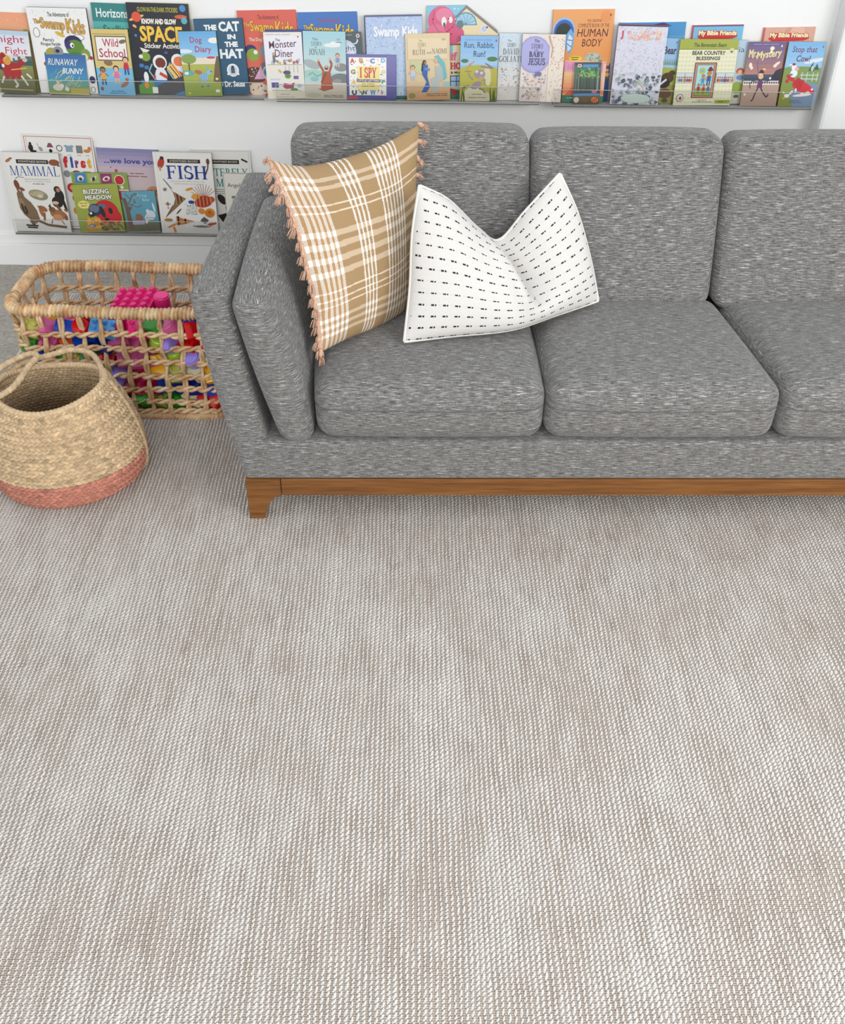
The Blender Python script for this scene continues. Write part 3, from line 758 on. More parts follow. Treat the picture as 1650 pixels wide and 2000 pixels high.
# ------------------------------------------------------------------ clear acrylic book ledges
t = NT('clear_acrylic_sheet'); nt = t.t; out = [x for x in nt.nodes if x.type == 'OUTPUT_MATERIAL'][0]
tr = t.n('BsdfTransparent'); tr.inputs[0].default_value = (.985, .988, .988, 1); gl = t.n('BsdfGlossy'); gl.inputs['Roughness'].default_value = .04
fr_ = t.n('Fresnel'); fr_.inputs[0].default_value = 1.35; mx = t.n('MixShader')
t.l(fr_.outputs[0], mx.inputs[0]); t.l(tr.outputs[0], mx.inputs[1]); t.l(gl.outputs[0], mx.inputs[2]); t.l(mx.outputs[0], out.inputs[0])
M_CLEAR = t.m
M_DARK_EDGE = plain('acrylic_edge_dark', (88, 88, 86), .3, .4)
def ledge(x0, x1, z, label):
    root = empty('acrylic_book_ledge', ((x0 + x1) / 2, WY, z), 0, label, 'book ledge', 'clear acrylic book ledges on the wall')
    w = (x1 - x0) / 2
    for nm, b in (('base_panel', (-w, w, -.068, -.004, -.004, 0)), ('back_panel', (-w, w, -.0035, -.0005, -.004, .11)), ('front_lip', (-w, w, -.0705, -.068, -.004, .050))):
        bm = bmesh.new(); bm_box(bm, *b); from_bm(nm, bm, M_EDGE if nm == 'base_panel' else M_CLEAR, root)
    a = Acc()
    for p, q, r in (((-w, -.0693, .0508), (w, -.0693, .0508), .0010), ((-w, -.07, -.004), (-w, -.07, .05), .0009), ((w, -.07, -.004), (w, -.07, .05), .0009), ((-w, -.07, -.0045), (-w, -.003, -.0045), .0016), ((w, -.07, -.0045), (w, -.003, -.0045), .0016)):
        V, F = sweep(np.linspace(p, q, 4), r, 6); a.add(V, F)
    e = a.build('polished_edge', M_EDGE, root); e['label'] = 'grey polished edge'
    V, F = sweep(np.linspace((-w, -.0702, -.0050), (w, -.0702, -.0050), 4), .0014, 6); e = mesh('lower_edge', V, F, M_DARK_EDGE, root); e['label'] = 'dark lower edge of the ledge'
    return root
ledge(-1.500, -.585, .659, 'clear acrylic ledge on the upper wall, leftmost of the upper three')
ledge(-.542, .370, .654, 'clear acrylic ledge on the upper wall, middle of the upper three')
ledge(.423, 1.318, .648, 'clear acrylic ledge on the upper wall, rightmost of the upper three')
ledge(-1.579, -.664, .1565, 'clear acrylic ledge low on the wall just above the baseboard')

# ------------------------------------------------------------------ cover art helpers
_txt = {}
def text_geo(s, bold, shear):
    key = (s, bold, shear)
    if key not in _txt:
        cu = bpy.data.curves.new('lettering', 'FONT'); cu.body = s; cu.size = 1; cu.offset = bold; cu.shear = shear; cu.resolution_u = 2; cu.fill_mode = 'FRONT'
        o = bpy.data.objects.new('lettering', cu); C.objects.link(o); bpy.context.view_layer.update()
        me = bpy.data.meshes.new_from_object(o.evaluated_get(bpy.context.evaluated_depsgraph_get()))
        V = np.array([v.co[:2] for v in me.vertices]); F = [tuple(p.vertices) for p in me.polygons]
        # make every face point the same way
        G = []
        for f in F:
            p = V[list(f)]; ar = (p[:, 0] * np.roll(p[:, 1], -1) - p[:, 1] * np.roll(p[:, 0], -1)).sum(); G.append(f if ar > 0 else f[::-1])
        bpy.data.objects.remove(o); bpy.data.curves.remove(cu); bpy.data.meshes.remove(me)
        mn, mx_ = V.min(0), V.max(0); _txt[key] = ((V - mn) / (mx_ - mn), G)
    return _txt[key]
# seriffed capitals drawn from thick and thin strokes; x and y in 0..1
def _st(a, b, w): 
    (x0, y0), (x1, y1) = a, b; return [(x0 - w, y0), (x0 + w, y0), (x1 + w, y1), (x1 - w, y1)]
def _bar(x0, x1, y, h): return [(x0, y), (x1, y), (x1, y + h), (x0, y + h)]
def _arc(cx, cy, rx, ry, a0, a1, w0, w1, n=14):
    out = []; 
    for i in range(n):
        q = []
        for k in (i, i + 1):
            t_ = k / n; a = math.radians(lerp(a0, a1, t_)); w = lerp(w0, w1, math.sin(PI * t_)); q.append((a, w))
        (a, w), (b, w2) = q
        out.append([(cx + (rx + w) * math.cos(a), cy + (ry + w) * math.sin(a)), (cx + (rx + w2) * math.cos(b), cy + (ry + w2) * math.sin(b)), (cx + (rx - w2) * math.cos(b), cy + (ry - w2) * math.sin(b)), (cx + (rx - w) * math.cos(a), cy + (ry - w) * math.sin(a))])
    return out
def serif_glyph(ch):
    T, t_, s = .075, .03, .035
    f = lambda x, w=.16: [_bar(x - w, x + w, 0, s)]; h = lambda x, w=.16: [_bar(x - w, x + w, 1 - s, s)]
    if ch == 'I': return [_st((.25, 0), (.25, 1), T)] + f(.25) + h(.25), .5
    if ch == 'L': return [_st((.22, 0), (.22, 1), T), _bar(.08, .78, 0, s + .01), [(.70, 0), (.78, 0), (.82, .26), (.78, .26)]] + h(.22), .85
    if ch in 'FE':
        g = [_st((.22, 0), (.22, 1), T), _bar(.06, .74, 1 - s - .01, s + .01), [(.70, 1), (.74, 1), (.76, .76), (.73, .76)], _bar(.22, .58, .50, s + .005), [(.56, .40), (.60, .40), (.60, .64), (.56, .64)]]
        return (g + f(.22), .80) if ch == 'F' else (g + [_bar(.06, .78, 0, s + .01), [(.72, 0), (.78, 0), (.82, .26), (.78, .26)]], .88)
    if ch == 'H': return [_st((.22, 0), (.22, 1), T), _st((.82, 0), (.82, 1), T), _bar(.2, .84, .49, s + .005)] + f(.22) + h(.22) + f(.82) + h(.82), 1.04
    if ch == 'T': return [_st((.44, 0), (.44, 1), T), _bar(.04, .84, 1 - s - .01, s + .01), [(.03, .76), (.06, .76), (.09, 1), (.04, 1)], [(.82, .76), (.85, .76), (.84, 1), (.79, 1)]] + f(.44), .88
    if ch == 'M': return [_st((.16, 0), (.18, 1), t_), _st((.60, .0), (.22, 1), T * .95), _st((.60, 0), (1.0, 1), t_), _st((1.04, 0), (1.02, 1), T)] + f(.16, .13) + h(.18, .12) + f(1.04) + h(1.04, .14), 1.24
    if ch == 'N': return [_st((.16, 0), (.16, 1), t_), _st((.82, 0), (.20, 1), T), _st((.84, 0), (.84, 1), t_)] + f(.16, .12) + h(.16, .12) + h(.84, .13), 1.0
    if ch == 'A': return [_st((.12, 0), (.46, 1), t_), _st((.86, 0), (.50, 1), T), _bar(.24, .72, .32, s)] + f(.12, .13) + f(.86, .15), 1.0
    if ch == 'Y': return [_st((.46, 0), (.46, .48), T), _st((.46, .42), (.16, 1), T), _st((.46, .42), (.80, 1), t_)] + f(.46) + h(.16, .14) + h(.80, .12), .94
    if ch == 'O': return _arc(.48, .5, .38, .47, 90, 270, .025, .085) + _arc(.48, .5, .38, .47, -90, 90, .025, .085), .96
    if ch == 'C': return _arc(.48, .5, .38, .47, 50, 310, .02, .085) + [[(.72, .7), (.75, .7), (.77, 1), (.73, 1)]], .86
    if ch == 'D': return [_st((.2, 0), (.2, 1), T)] + _arc(.34, .5, .46, .47, -90, 90, .025, .085) + [_bar(.06, .36, 0, s), _bar(.06, .36, 1 - s, s)], .92
    if ch == 'P': return [_st((.22, 0), (.22, 1), T)] + _arc(.36, .74, .26, .235, -90, 90, .025, .07) + [_bar(.06, .38, 1 - s, s)] + f(.22), .74
    if ch == 'B': return [_st((.22, 0), (.22, 1), T)] + _arc(.34, .75, .24, .225, -90, 90, .022, .07) + _arc(.34, .26, .29, .245, -90, 90, .022, .08) + [_bar(.06, .36, 1 - s, s), _bar(.06, .36, 0, s)], .78
    if ch == 'R': return [_st((.22, 0), (.22, 1), T)] + _arc(.36, .74, .26, .235, -90, 90, .025, .07) + [_bar(.06, .38, 1 - s, s), _st((.78, 0), (.44, .5), T)] + f(.22) + f(.80, .12), .94
    if ch == 'U': return [_st((.20, .3), (.20, 1), T), _st((.80, .3), (.80, 1), t_)] + _arc(.5, .3, .30, .28, 180, 360, .05, .05) + h(.2) + h(.8, .13), 1.0
    if ch == 'J': return [_st((.34, .22), (.34, 1), T)] + _arc(.19, .2, .16, .18, 180, 360, .03, .05) + h(.34), .58
    if ch == 'V': return [_st((.48, 0), (.14, 1), T), _st((.50, 0), (.84, 1), t_)] + h(.14, .14) + h(.84, .12), .98
    if ch == 'G': return _arc(.48, .5, .38, .47, 50, 330, .02, .085) + [_st((.78, .08), (.78, .44), T * .8), _bar(.62, .90, .42, s), [(.72, .7), (.75, .7), (.77, 1), (.73, 1)]], .94
    if ch == 'S': return _arc(.36, .745, .24, .235, 40, 270, .02, .065) + _arc(.36, .255, .27, .235, -140, 90, .02, .075) + [[(.56, .70), (.60, .70), (.60, 1), (.56, .97)], [(.06, 0), (.10, .03), (.10, .32), (.06, .32)]], .72
    return [], .4
def serif_geo(s):
    V, F = [], []; x = 0
    for ch in s:
        if ch == ' ': x += .45; continue
        polys, adv = serif_glyph(ch)
        for p in polys:
            ar = sum(p[i][0] * p[(i + 1) % len(p)][1] - p[i][1] * p[(i + 1) % len(p)][0] for i in range(len(p)))
            if ar < 0: p = p[::-1]
            F.append(tuple(range(len(V), len(V) + len(p)))); V += [(q[0] + x, q[1]) for q in p]
        x += adv + .02
    V = np.array(V); mn, mx_ = V.min(0), V.max(0); return (V - mn) / (mx_ - mn), F

class Art:
    """collects flat printed shapes of one cover, each a hair above the last"""
    def __init__(s, w, h): s.w, s.h, s.V, s.F, s.K, s.n, s.z = w, h, [], [], [], 0, 0
    def put(s, P, F, col):
        s.z += 1; P = np.asarray(P, float); P = np.stack([(np.clip(P[:, 0], 0, 1) - .5) * s.w, np.full(len(P), -.00035 - s.z * .000022), np.clip(P[:, 1], 0, 1) * s.h], 1)
        s.V.append(P); s.F += [tuple(i + s.n for i in f) for f in F]; s.n += len(P); s.K.append(np.broadcast_to(lin(col), (len(P), 3)))
    def r(s, x0, y0, x1, y1, c_): s.put([(x0, y0), (x1, y0), (x1, y1), (x0, y1)], [(0, 1, 2, 3)], c_); return s
    def p(s, pts, c_):
        ar = sum(pts[i][0] * pts[(i + 1) % len(pts)][1] - pts[i][1] * pts[(i + 1) % len(pts)][0] for i in range(len(pts)))
        pts = pts if ar > 0 else pts[::-1]; s.put(pts, [tuple(range(len(pts)))], c_); return s
    def e(s, cx, cy, rx, ry, c_, rot=0, n=20):
        """ellipse, radii in parts of the cover WIDTH"""
        k = s.w / s.h; a = math.radians(rot); P = []
        for i in range(n):
            t_ = i / n * 2 * PI; x, y = rx * math.cos(t_), ry * math.sin(t_); P.append((cx + x * math.cos(a) - y * math.sin(a), cy + (x * math.sin(a) + y * math.cos(a)) * k))
        s.put(P, [tuple(range(n))], c_); return s
    def line(s, pts, wd, c_):
        k = s.w / s.h
        for (x0, y0), (x1, y1) in zip(pts, pts[1:]):
            dx, dy = (x1 - x0), (y1 - y0) / k; L = math.hypot(dx, dy) + 1e-9; nx, ny = -dy / L * wd / 2, dx / L * wd / 2 * k
            s.p([(x0 + nx, y0 + ny), (x1 + nx, y1 + ny), (x1 - nx, y1 - ny), (x0 - nx, y0 - ny)], c_)
        return s
    def t(s, txt, x0, x1, y0, y1, c_, bold=.0, shear=0, serif=False, out=None, ow=.008, arch=0, tilt=0):
        if txt.startswith('~'):          # print too small to read in the photograph
            ws = [len(k) + 1 for k in txt[1:].split()]; x = x0; u = (x1 - x0) / sum(ws)
            for k in ws: s.r(x, y0 + (y1 - y0) * .2, x + (k - 1) * u, y0 + (y1 - y0) * .75, c_); s.z -= 1; x += k * u
            s.z += 1; return s
        V, F = serif_geo(txt) if serif else text_geo(txt, bold, shear)
        P = V * [x1 - x0, y1 - y0] + [x0, y0]; P[:, 1] += arch * np.sin(V[:, 0] * PI) + tilt * V[:, 0]
        if out:
            for dx, dy in ((1, 0), (-1, 0), (0, 1), (0, -1), (.7, -.7), (-.7, .7), (.7, .7), (-.7, -.7)):
                s.put(P + [dx * ow, dy * ow * s.w / s.h], F, out); s.z -= .85
            s.z += 1
        s.put(P, F, c_); return s
    def speck(s, x0, y0, x1, y1, n, cols, r0, r1, seed=1, asp=1):
        rg = random.Random(seed)
        for _ in range(n):
            r = rg.uniform(r0, r1); s.e(rg.uniform(x0 + r, x1 - r), rg.uniform(y0, y1), r, r * rg.uniform(.4, 1) * asp, rg.choice(cols), rg.uniform(0, 180), n=7); s.z -= 1 - min(.2, 80 / max(n, 1))
        s.z += 1; return s
    def grad(s, x0, y0, x1, y1, ca, cb, n=10):
        for i in range(n):
            k = (i + .5) / n; c_ = tuple(lerp(a, b, k) for a, b in zip(hexrgb(ca), hexrgb(cb))); s.r(x0, lerp(y0, y1, i / n), x1, lerp(y0, y1, (i + 1) / n), c_); s.z -= 1
        s.z += 1; return s
    def kid(s, x, y, h, top, leg_, hair, skin='#e8b48c'):
        k = s.w / s.h; w = h / k
        s.line([(x - w * .10, y), (x - w * .07, y + h * .35)], w * .10, leg_).line([(x + w * .10, y), (x + w * .07, y + h * .35)], w * .10, leg_)
        s.p([(x - w * .17, y + h * .3), (x + w * .17, y + h * .3), (x + w * .12, y + h * .66), (x - w * .12, y + h * .66)], top)
        s.line([(x - w * .12, y + h * .62), (x - w * .30, y + h * .42)], w * .07, skin).line([(x + w * .12, y + h * .62), (x + w * .30, y + h * .48)], w * .07, skin)
        return s.e(x, y + h * .83, w * .17, w * .17, hair).e(x, y + h * .79, w * .135, w * .13, skin)
def hexrgb(c_):
    if not isinstance(c_, str): return c_
    c_ = c_.lstrip('#'); return tuple(int(c_[i:i + 2], 16) for i in (0, 2, 4))

T_ = dict(F=(.060, .033), M=(.045, .020), B=(.030, .007))
def book(name, cat, key, base, art, label, spine=None, thick=.009, round_=0.0, page=True, group=None, outline=None):
    L, x, z, w, h, roll = BK[key]; ob, ot = T_[L]
    lean = math.atan2(ob - ot, h)
    root = empty(name, (x, WY - ob, z), 0, label, cat, group or ('picture books on the lower ledge' if z < .4 else 'picture books on the upper ledges'))
    Mx = Matrix.Rotation(-lean, 4, 'X') @ Matrix.Rotation(math.radians(roll), 4, 'Y')
    root.rotation_euler = Mx.to_euler()
    A = Art(w, h); A.r(0, 0, 1, 1, base)
    if art: art(A)
    # shell: front board, back board and spine, with the printed face in the same mesh
    pts = outline or [(0, 0), (1, 0), (1, 1), (0, 1)]
    if round_ and not outline:
        rx, ry = round_ / w, round_ / h; pts = []
        for cx, cy, a0 in ((1 - rx, ry, -90), (1 - rx, 1 - ry, 0)):
            for a in np.linspace(a0, a0 + 90, 6): pts.append((cx + rx * math.cos(math.radians(a)), cy + ry * math.sin(math.radians(a))))
        pts += [(0, 1), (0, 0)]
    bm = bmesh.new(); bt = .0016 if page else thick
    def slab(y0, y1, pp):
        a = [bm.verts.new(((u - .5) * w, y0, v * h)) for u, v in pp]; b = [bm.verts.new(((u - .5) * w, y1, v * h)) for u, v in pp]
        bm.faces.new(a); bm.faces.new(b[::-1]); n = len(pp)
        for i in range(n): bm.faces.new((a[(i + 1) % n], a[i], b[i], b[(i + 1) % n]))
    slab(0, bt, pts)
    if page:
        slab(thick - bt, thick, pts); sp = .0016 / w; slab(bt, thick - bt, [(0, 0), (sp, 0), (sp, pts[-2][1] if not outline else 1), (0, pts[-2][1] if not outline else 1)])
    bmesh.ops.recalc_face_normals(bm, faces=bm.faces)
    sv = np.array([v.co[:] for v in bm.verts]); bm.verts.ensure_lookup_table(); bm.verts.index_update(); sf = [tuple(v.index for v in f.verts) for f in bm.faces]; bm.free()
    sc_ = np.broadcast_to(lin(spine or base), (len(sv), 3))
    if outline or round_:   # clip the printed shapes to the outline by keeping the base shape as the ground
        A.V[0] = np.array([((u - .5) * w, -.0003, v * h) for u, v in pts]); A.K[0] = np.broadcast_to(lin(base), (len(pts), 3))
        dn = len(pts) - 4; A.F = [tuple(range(len(pts)))] + [tuple(i + dn for i in f) for f in A.F[1:]]
    V = np.concatenate([sv] + A.V); F = sf + [tuple(i + len(sv) for i in f) for f in A.F]; K = np.concatenate([sc_] + A.K)
    mesh('cover', V, F, M_PRINT, root, False, cols=K)
    if page:
        bm = bmesh.new(); ins = .0022
        pp = [(min(max(u, .0018 / w), 1 - ins / w), min(max(v, ins / h), 1 - ins / h)) for u, v in pts]
        a = [bm.verts.new(((u - .5) * w, bt + .0001, v * h)) for u, v in pp]; b = [bm.verts.new(((u - .5) * w, thick - bt - .0001, v * h)) for u, v in pp]; n = len(pp)
        bm.faces.new(a); bm.faces.new(b[::-1])
        for i in range(n): bm.faces.new((a[(i + 1) % n], a[i], b[i], b[(i + 1) % n]))
        bmesh.ops.recalc_face_normals(bm, faces=bm.faces); from_bm('page_block', bm, M_PAGES, root)
    return root

BK = {
'peach':('B',-1.4862,0.6628,0.2131,0.2491,1.50),
'knight':('F',-1.4673,0.6637,0.1715,0.1986,2.50),
'swampw':('M',-1.2692,0.6609,0.2017,0.2685,0.52),
'bunny':('F',-1.2660,0.6618,0.1399,0.1307,1.50),
'horiz':('B',-1.0852,0.6619,0.1460,0.2798,1.50),
'wild':('F',-1.0981,0.6605,0.1251,0.2080,0.42),
'space':('M',-0.9286,0.6615,0.2092,0.2855,0.80),
'dog':('F',-0.7958,0.6613,0.1282,0.2039,-1.19),
'hat':('M',-0.7214,0.6622,0.1654,0.2393,-1.50),
'swampr':('B',-0.5560,0.6576,0.1994,0.2692,-1.50),
'monster':('F',-0.5079,0.6559,0.1300,0.2100,-0.78),
'blueb':('M',-0.5055,0.6554,0.1277,0.2145,-0.34),
'jonah':('F',-0.3706,0.6554,0.1447,0.2144,0.29),
'swampb':('B',-0.3516,0.6576,0.2014,0.2658,-1.50),
'night':('M',-0.3092,0.6568,0.1375,0.2071,-1.50),
'ispy':('F',-0.2117,0.6552,0.1716,0.1444,0.13),
'foilb':('M',-0.1301,0.6575,0.1945,0.2610,-1.50),
'ruth':('F',-0.0135,0.6575,0.1502,0.2096,-1.91),
'house':('B',0.1050,0.6581,0.2402,0.2902,-1.50),
'rabbit':('F',0.1578,0.6553,0.1282,0.2065,-0.26),
'goliath':('M',0.2908,0.6554,0.1330,0.2117,-0.32),
'baby':('F',0.3728,0.6555,0.1449,0.2134,0.36),
'human':('B',0.5096,0.6511,0.2054,0.2890,-1.17),
'pinkl':('M',0.5228,0.6503,0.1430,0.1325,1.03),
'forest':('F',0.5353,0.6500,0.0911,0.1325,-1.25),
'foilr':('F',0.7011,0.6500,0.1673,0.2498,0.69),
'skyb':('B',0.7454,0.6519,0.2248,0.2507,-1.50),
'bear':('M',0.7687,0.6499,0.1350,0.2080,0.74),
'blessing':('F',0.9361,0.6501,0.1976,0.2088,-0.62),
'mbfb':('B',0.9669,0.6512,0.1711,0.2459,-1.50),
'julia':('M',1.0081,0.6508,0.1349,0.2016,-1.50),
'mystery':('F',1.1329,0.6498,0.1246,0.2032,-0.77),
'mbfp':('B',1.2092,0.6513,0.1732,0.2413,-1.50),
'cow':('F',1.2644,0.6491,0.1257,0.2045,0.13),
'mammal':('F',-1.4724,0.1585,0.2097,0.2909,0.83),
'first':('B',-1.3732,0.1603,0.2550,0.3447,1.50),
'meadow':('F',-1.2470,0.1608,0.1724,0.1757,-2.50),
'bugs':('M',-1.2341,0.1575,0.2081,0.2170,0.26),
'love':('B',-1.1244,0.1600,0.2275,0.2984,1.50),
'frog':('F',-1.0897,0.1596,0.1256,0.1521,-2.35),
'fish':('F',-0.9142,0.1582,0.2144,0.2979,0.64),
'moth':('B',-0.7758,0.1572,0.2196,0.3005,0.13),
'angel':('M',-0.6925,0.1574,0.1609,0.2218,0.26),
}

# ------------------------------------------------------------------ the covers, upper ledges from the left
PB = 'picture book'
def a_peach(A):
    A.grad(0, .55, 1, 1, '#e8b58a', '#f2a37c'); A.grad(0, 0, 1, .55, '#9a9650', '#d9c08a'); A.speck(.1, .6, 1, .98, 40, ['#d88a60', '#c98456', '#f6c9a4'], .004, .009, 2); A.r(.90, 0, .97, .8, '#a7a24c')
book('picture_book', PB, 'peach', '#f0a880', a_peach, 'pale peach book half hidden behind the red knight book at the left end', '#a7a24c')
def a_knight(A):
    A.grad(0, .62, 1, 1, '#e9e6ea', '#cfdbe6'); A.r(0, .93, 1, 1, '#b9cfe0')
    A.r(0, .40, 1, .52, '#5f6e68').p([(.62, .46), (.62, .57), (.66, .57), (.66, .54), (.72, .54), (.72, .60), (.78, .60), (.78, .55), (.88, .55), (.88, .61), (1, .61), (1, .46)], '#56655f').p([(.7, .36), (.78, .46), (.9, .54), (1, .54), (1, .3), (.6, .3)], '#2f5c52')
    A.grad(0, 0, 1, .46, '#5b5a30', '#8b8a52'); A.r(0, .055, .95, .075, '#a9a06a')
    A.t('Knight', .19, .90, .775, .925, '#c22a55').t('Fight', .50, .93, .60, .74, '#c22a55')
    A.e(.44, .48, .17, .10, '#b32025').e(.56, .40, .20, .12, '#a31a20').e(.50, .53, .08, .09, '#d59a3a').e(.46, .60, .05, .06, '#e0b25a').p([(.33, .58), (.42, .66), (.50, .60), (.4, .54)], '#9c1418')
    A.e(.78, .50, .12, .06, '#a41c22', 35).e(.86, .55, .05, .04, '#c4c0b8').line([(.56, .27), (.66, .14), (.60, .10)], .04, '#d8d2c8').line([(.74, .30), (.82, .2), (.86, .14)], .035, '#e2dccf').line([(.86, .33), (.95, .26)], .035, '#e2dccf').line([(.40, .27), (.34, .16)], .035, '#d8d2c8')
    A.p([(.40, .30), (.46, .22), (.52, .28), (.58, .21), (.64, .28), (.70, .22), (.76, .32), (.74, .44), (.40, .44)], '#a81c22').line([(.56, .38), (.88, .42)], .02, '#e4b04a').e(.35, .42, .06, .05, '#24304c').e(.41, .44, .03, .035, '#e8e8ee')
book('picture_book', PB, 'knight', '#d4d8dc', a_knight, 'book with a knight on a red draped horse at the upper left end', '#8c8a48', .008)
def swamp_title(A, y, cA, cB, sub=None, subc='#333333', top='The Adventures of', topc='#223322'):
    A.t(top, .34, .70, y + .155, y + .205, topc, .01)
    A.t('The', .09, .20, y + .075, y + .125, cA, .02, out=cB, ow=.004)
    A.t('Swamp', .20, .60, y - .015, y + .145, cA, .012, out=cB, ow=.006, tilt=-.02)
    A.t('Kids', .63, .93, y - .030, y + .135, cA, .012, out=cB, ow=.006, tilt=-.01)
def a_sw(A):
    A.speck(.03, .6, .97, .98, 120, ['#b8c4d8', '#c8d2b8', '#8a93b8', '#d8c8b0'], .004, .008, 4)
    swamp_title(A, .745, '#e0a53a', '#6c5a24')
    for cx, cy, rx, ry in ((.11, .715, .055, .075), (.80, .665, .10, .05)): A.e(cx, cy, rx, ry, '#555a60').e(cx, cy, rx - .008, ry - .008, '#f4f3ee')
    A.t("Pierre's", .20, .38, .615, .655, '#2a2a30', .01).t('Pirogue Parade', .15, .48, .555, .605, '#2a2a30', .01)
    # a round green creature in a purple cap, a grey one with spectacles, swamp plants
    A.e(.70, .60, .15, .12, '#2d2450').e(.72, .545, .16, .125, '#5d8a30').e(.62, .575, .07, .06, '#3f2f74').e(.50, .70, .085, .030, '#d9b63a', -25).e(.675, .575, .035, .04, '#f5f5f0').e(.685, .57, .015, .02, '#1c2a12').e(.70, .445, .13, .07, '#4d7a2a')
    A.e(.30, .475, .10, .09, '#a8a048', 20).e(.42, .50, .085, .08, '#8d8f96').e(.41, .505, .035, .028, '#22242a').e(.88, .47, .08, .09, '#7f9a42').e(.86, .44, .055, .06, '#e4dcb8').e(.965, .43, .03, .03, '#b81c24').line([(.22, .42), (.33, .30), (.36, .2)], .02, '#333831').e(.24, .34, .10, .05, '#c2303a', -12).e(.26, .30, .1, .05, '#c8b048')
    A.t('~THE GUIDE', .18, .34, .105, .14, '#555555').e(.93, .17, .05, .06, '#27326a').e(.92, .05, .035, .05, '#333333').e(.92, .05, .027, .042, '#f5f5f5')
book('picture_book', PB, 'swampw', '#f2f1ee', a_sw, 'white book with wavy golden lettering and a green creature in a purple cap', '#27243c')
def a_bunny(A):
    A.grad(0, .34, 1, 1, '#3f8fb8', '#2f62a0'); A.grad(0, 0, 1, .36, '#8a9a48', '#4f9aa8', 8)
    A.t('RUNAWAY', .05, .80, .70, .86, '#f4efe2', .0, .35).t('BUNNY', .38, .92, .50, .64, '#f4efe2', .015, .35)
    rg = random.Random(3)
    for k in range(34):
        x = rg.uniform(.02, .75); y = rg.uniform(.18, .5) if x < .35 else rg.uniform(.16, .36); A.line([(x, y), (x + rg.uniform(.04, .14), y + rg.uniform(.05, .16))], .012, rg.choice(['#d8d29a', '#b9c07a', '#6faa8a', '#e0c98a']))
    A.e(.24, .16, .13, .075, '#ddd3c0').e(.33, .20, .06, .05, '#e8dfce').e(.25, .27, .025, .07, '#d6cab4', 30).e(.46, .13, .055, .05, '#e4dccb').e(.445, .18, .015, .04, '#dacfb9', 20); A.r(.55, .02, 1, .16, '#b9a94a').r(0, 0, 1, .025, '#c9c27a')
book('board_book', 'board book', 'bunny', '#3b7cae', a_bunny, 'small blue board book with slanting white capitals and a white bunny in grass', '#d8cfae', .010, .006, False)
def a_hor(A):
    A.r(0, .80, 1, 1, '#2f8583').r(0, 0, 1, .80, '#55b0ab'); A.t('Horizons', .10, .84, .845, .945, '#f2f4f0', .015).t('Spelling', .22, .82, .635, .765, '#2c6764', .02)
book('workbook', 'workbook', 'horiz', '#55b0ab', a_hor, 'teal spelling workbook standing behind the yellow school book', '#2f8583', .006)
def a_wild(A):
    A.r(0, 0, 1, 1, '#d8c27a').r(.04, .92, .92, .935, '#b09a50').r(0, 0, 1, .42, '#76b9dc')
    A.r(.08, .53, .93, .90, '#54432f').r(.10, .545, .91, .885, '#f2efe8'); A.t('Wild', .27, .70, .74, .86, '#b6214a', .01).t('School', .15, .86, .58, .715, '#b6214a', .01)
    A.e(.82, .82, .10, .05, '#7a6a50', 15).e(.36, .50, .12, .08, '#8a6f4a', -10)
    A.kid(.18, .16, .28, '#e0a43a', '#3f4a6a', '#2e2018', '#9c6a44').kid(.55, .18, .28, '#d874a8', '#e8b48c', '#2a1c1a').kid(.84, .32, .28, '#c22a34', '#2f4a8c', '#4c2c1c')
    A.e(.74, .17, .13, .05, '#a6683e', 30).e(.82, .25, .05, .04, '#a6683e').e(.10, .10, .04, .05, '#b02f3a').t('~Paul Shipton', .35, .72, .055, .075, '#2f6a9a').t('~Illustrated by Sam Child', .30, .78, .025, .045, '#2f6a9a')
book('picture_book', PB, 'wild', '#d8c27a', a_wild, 'yellow book with three children under a white sign in red letters', '#c9a94a', .007)
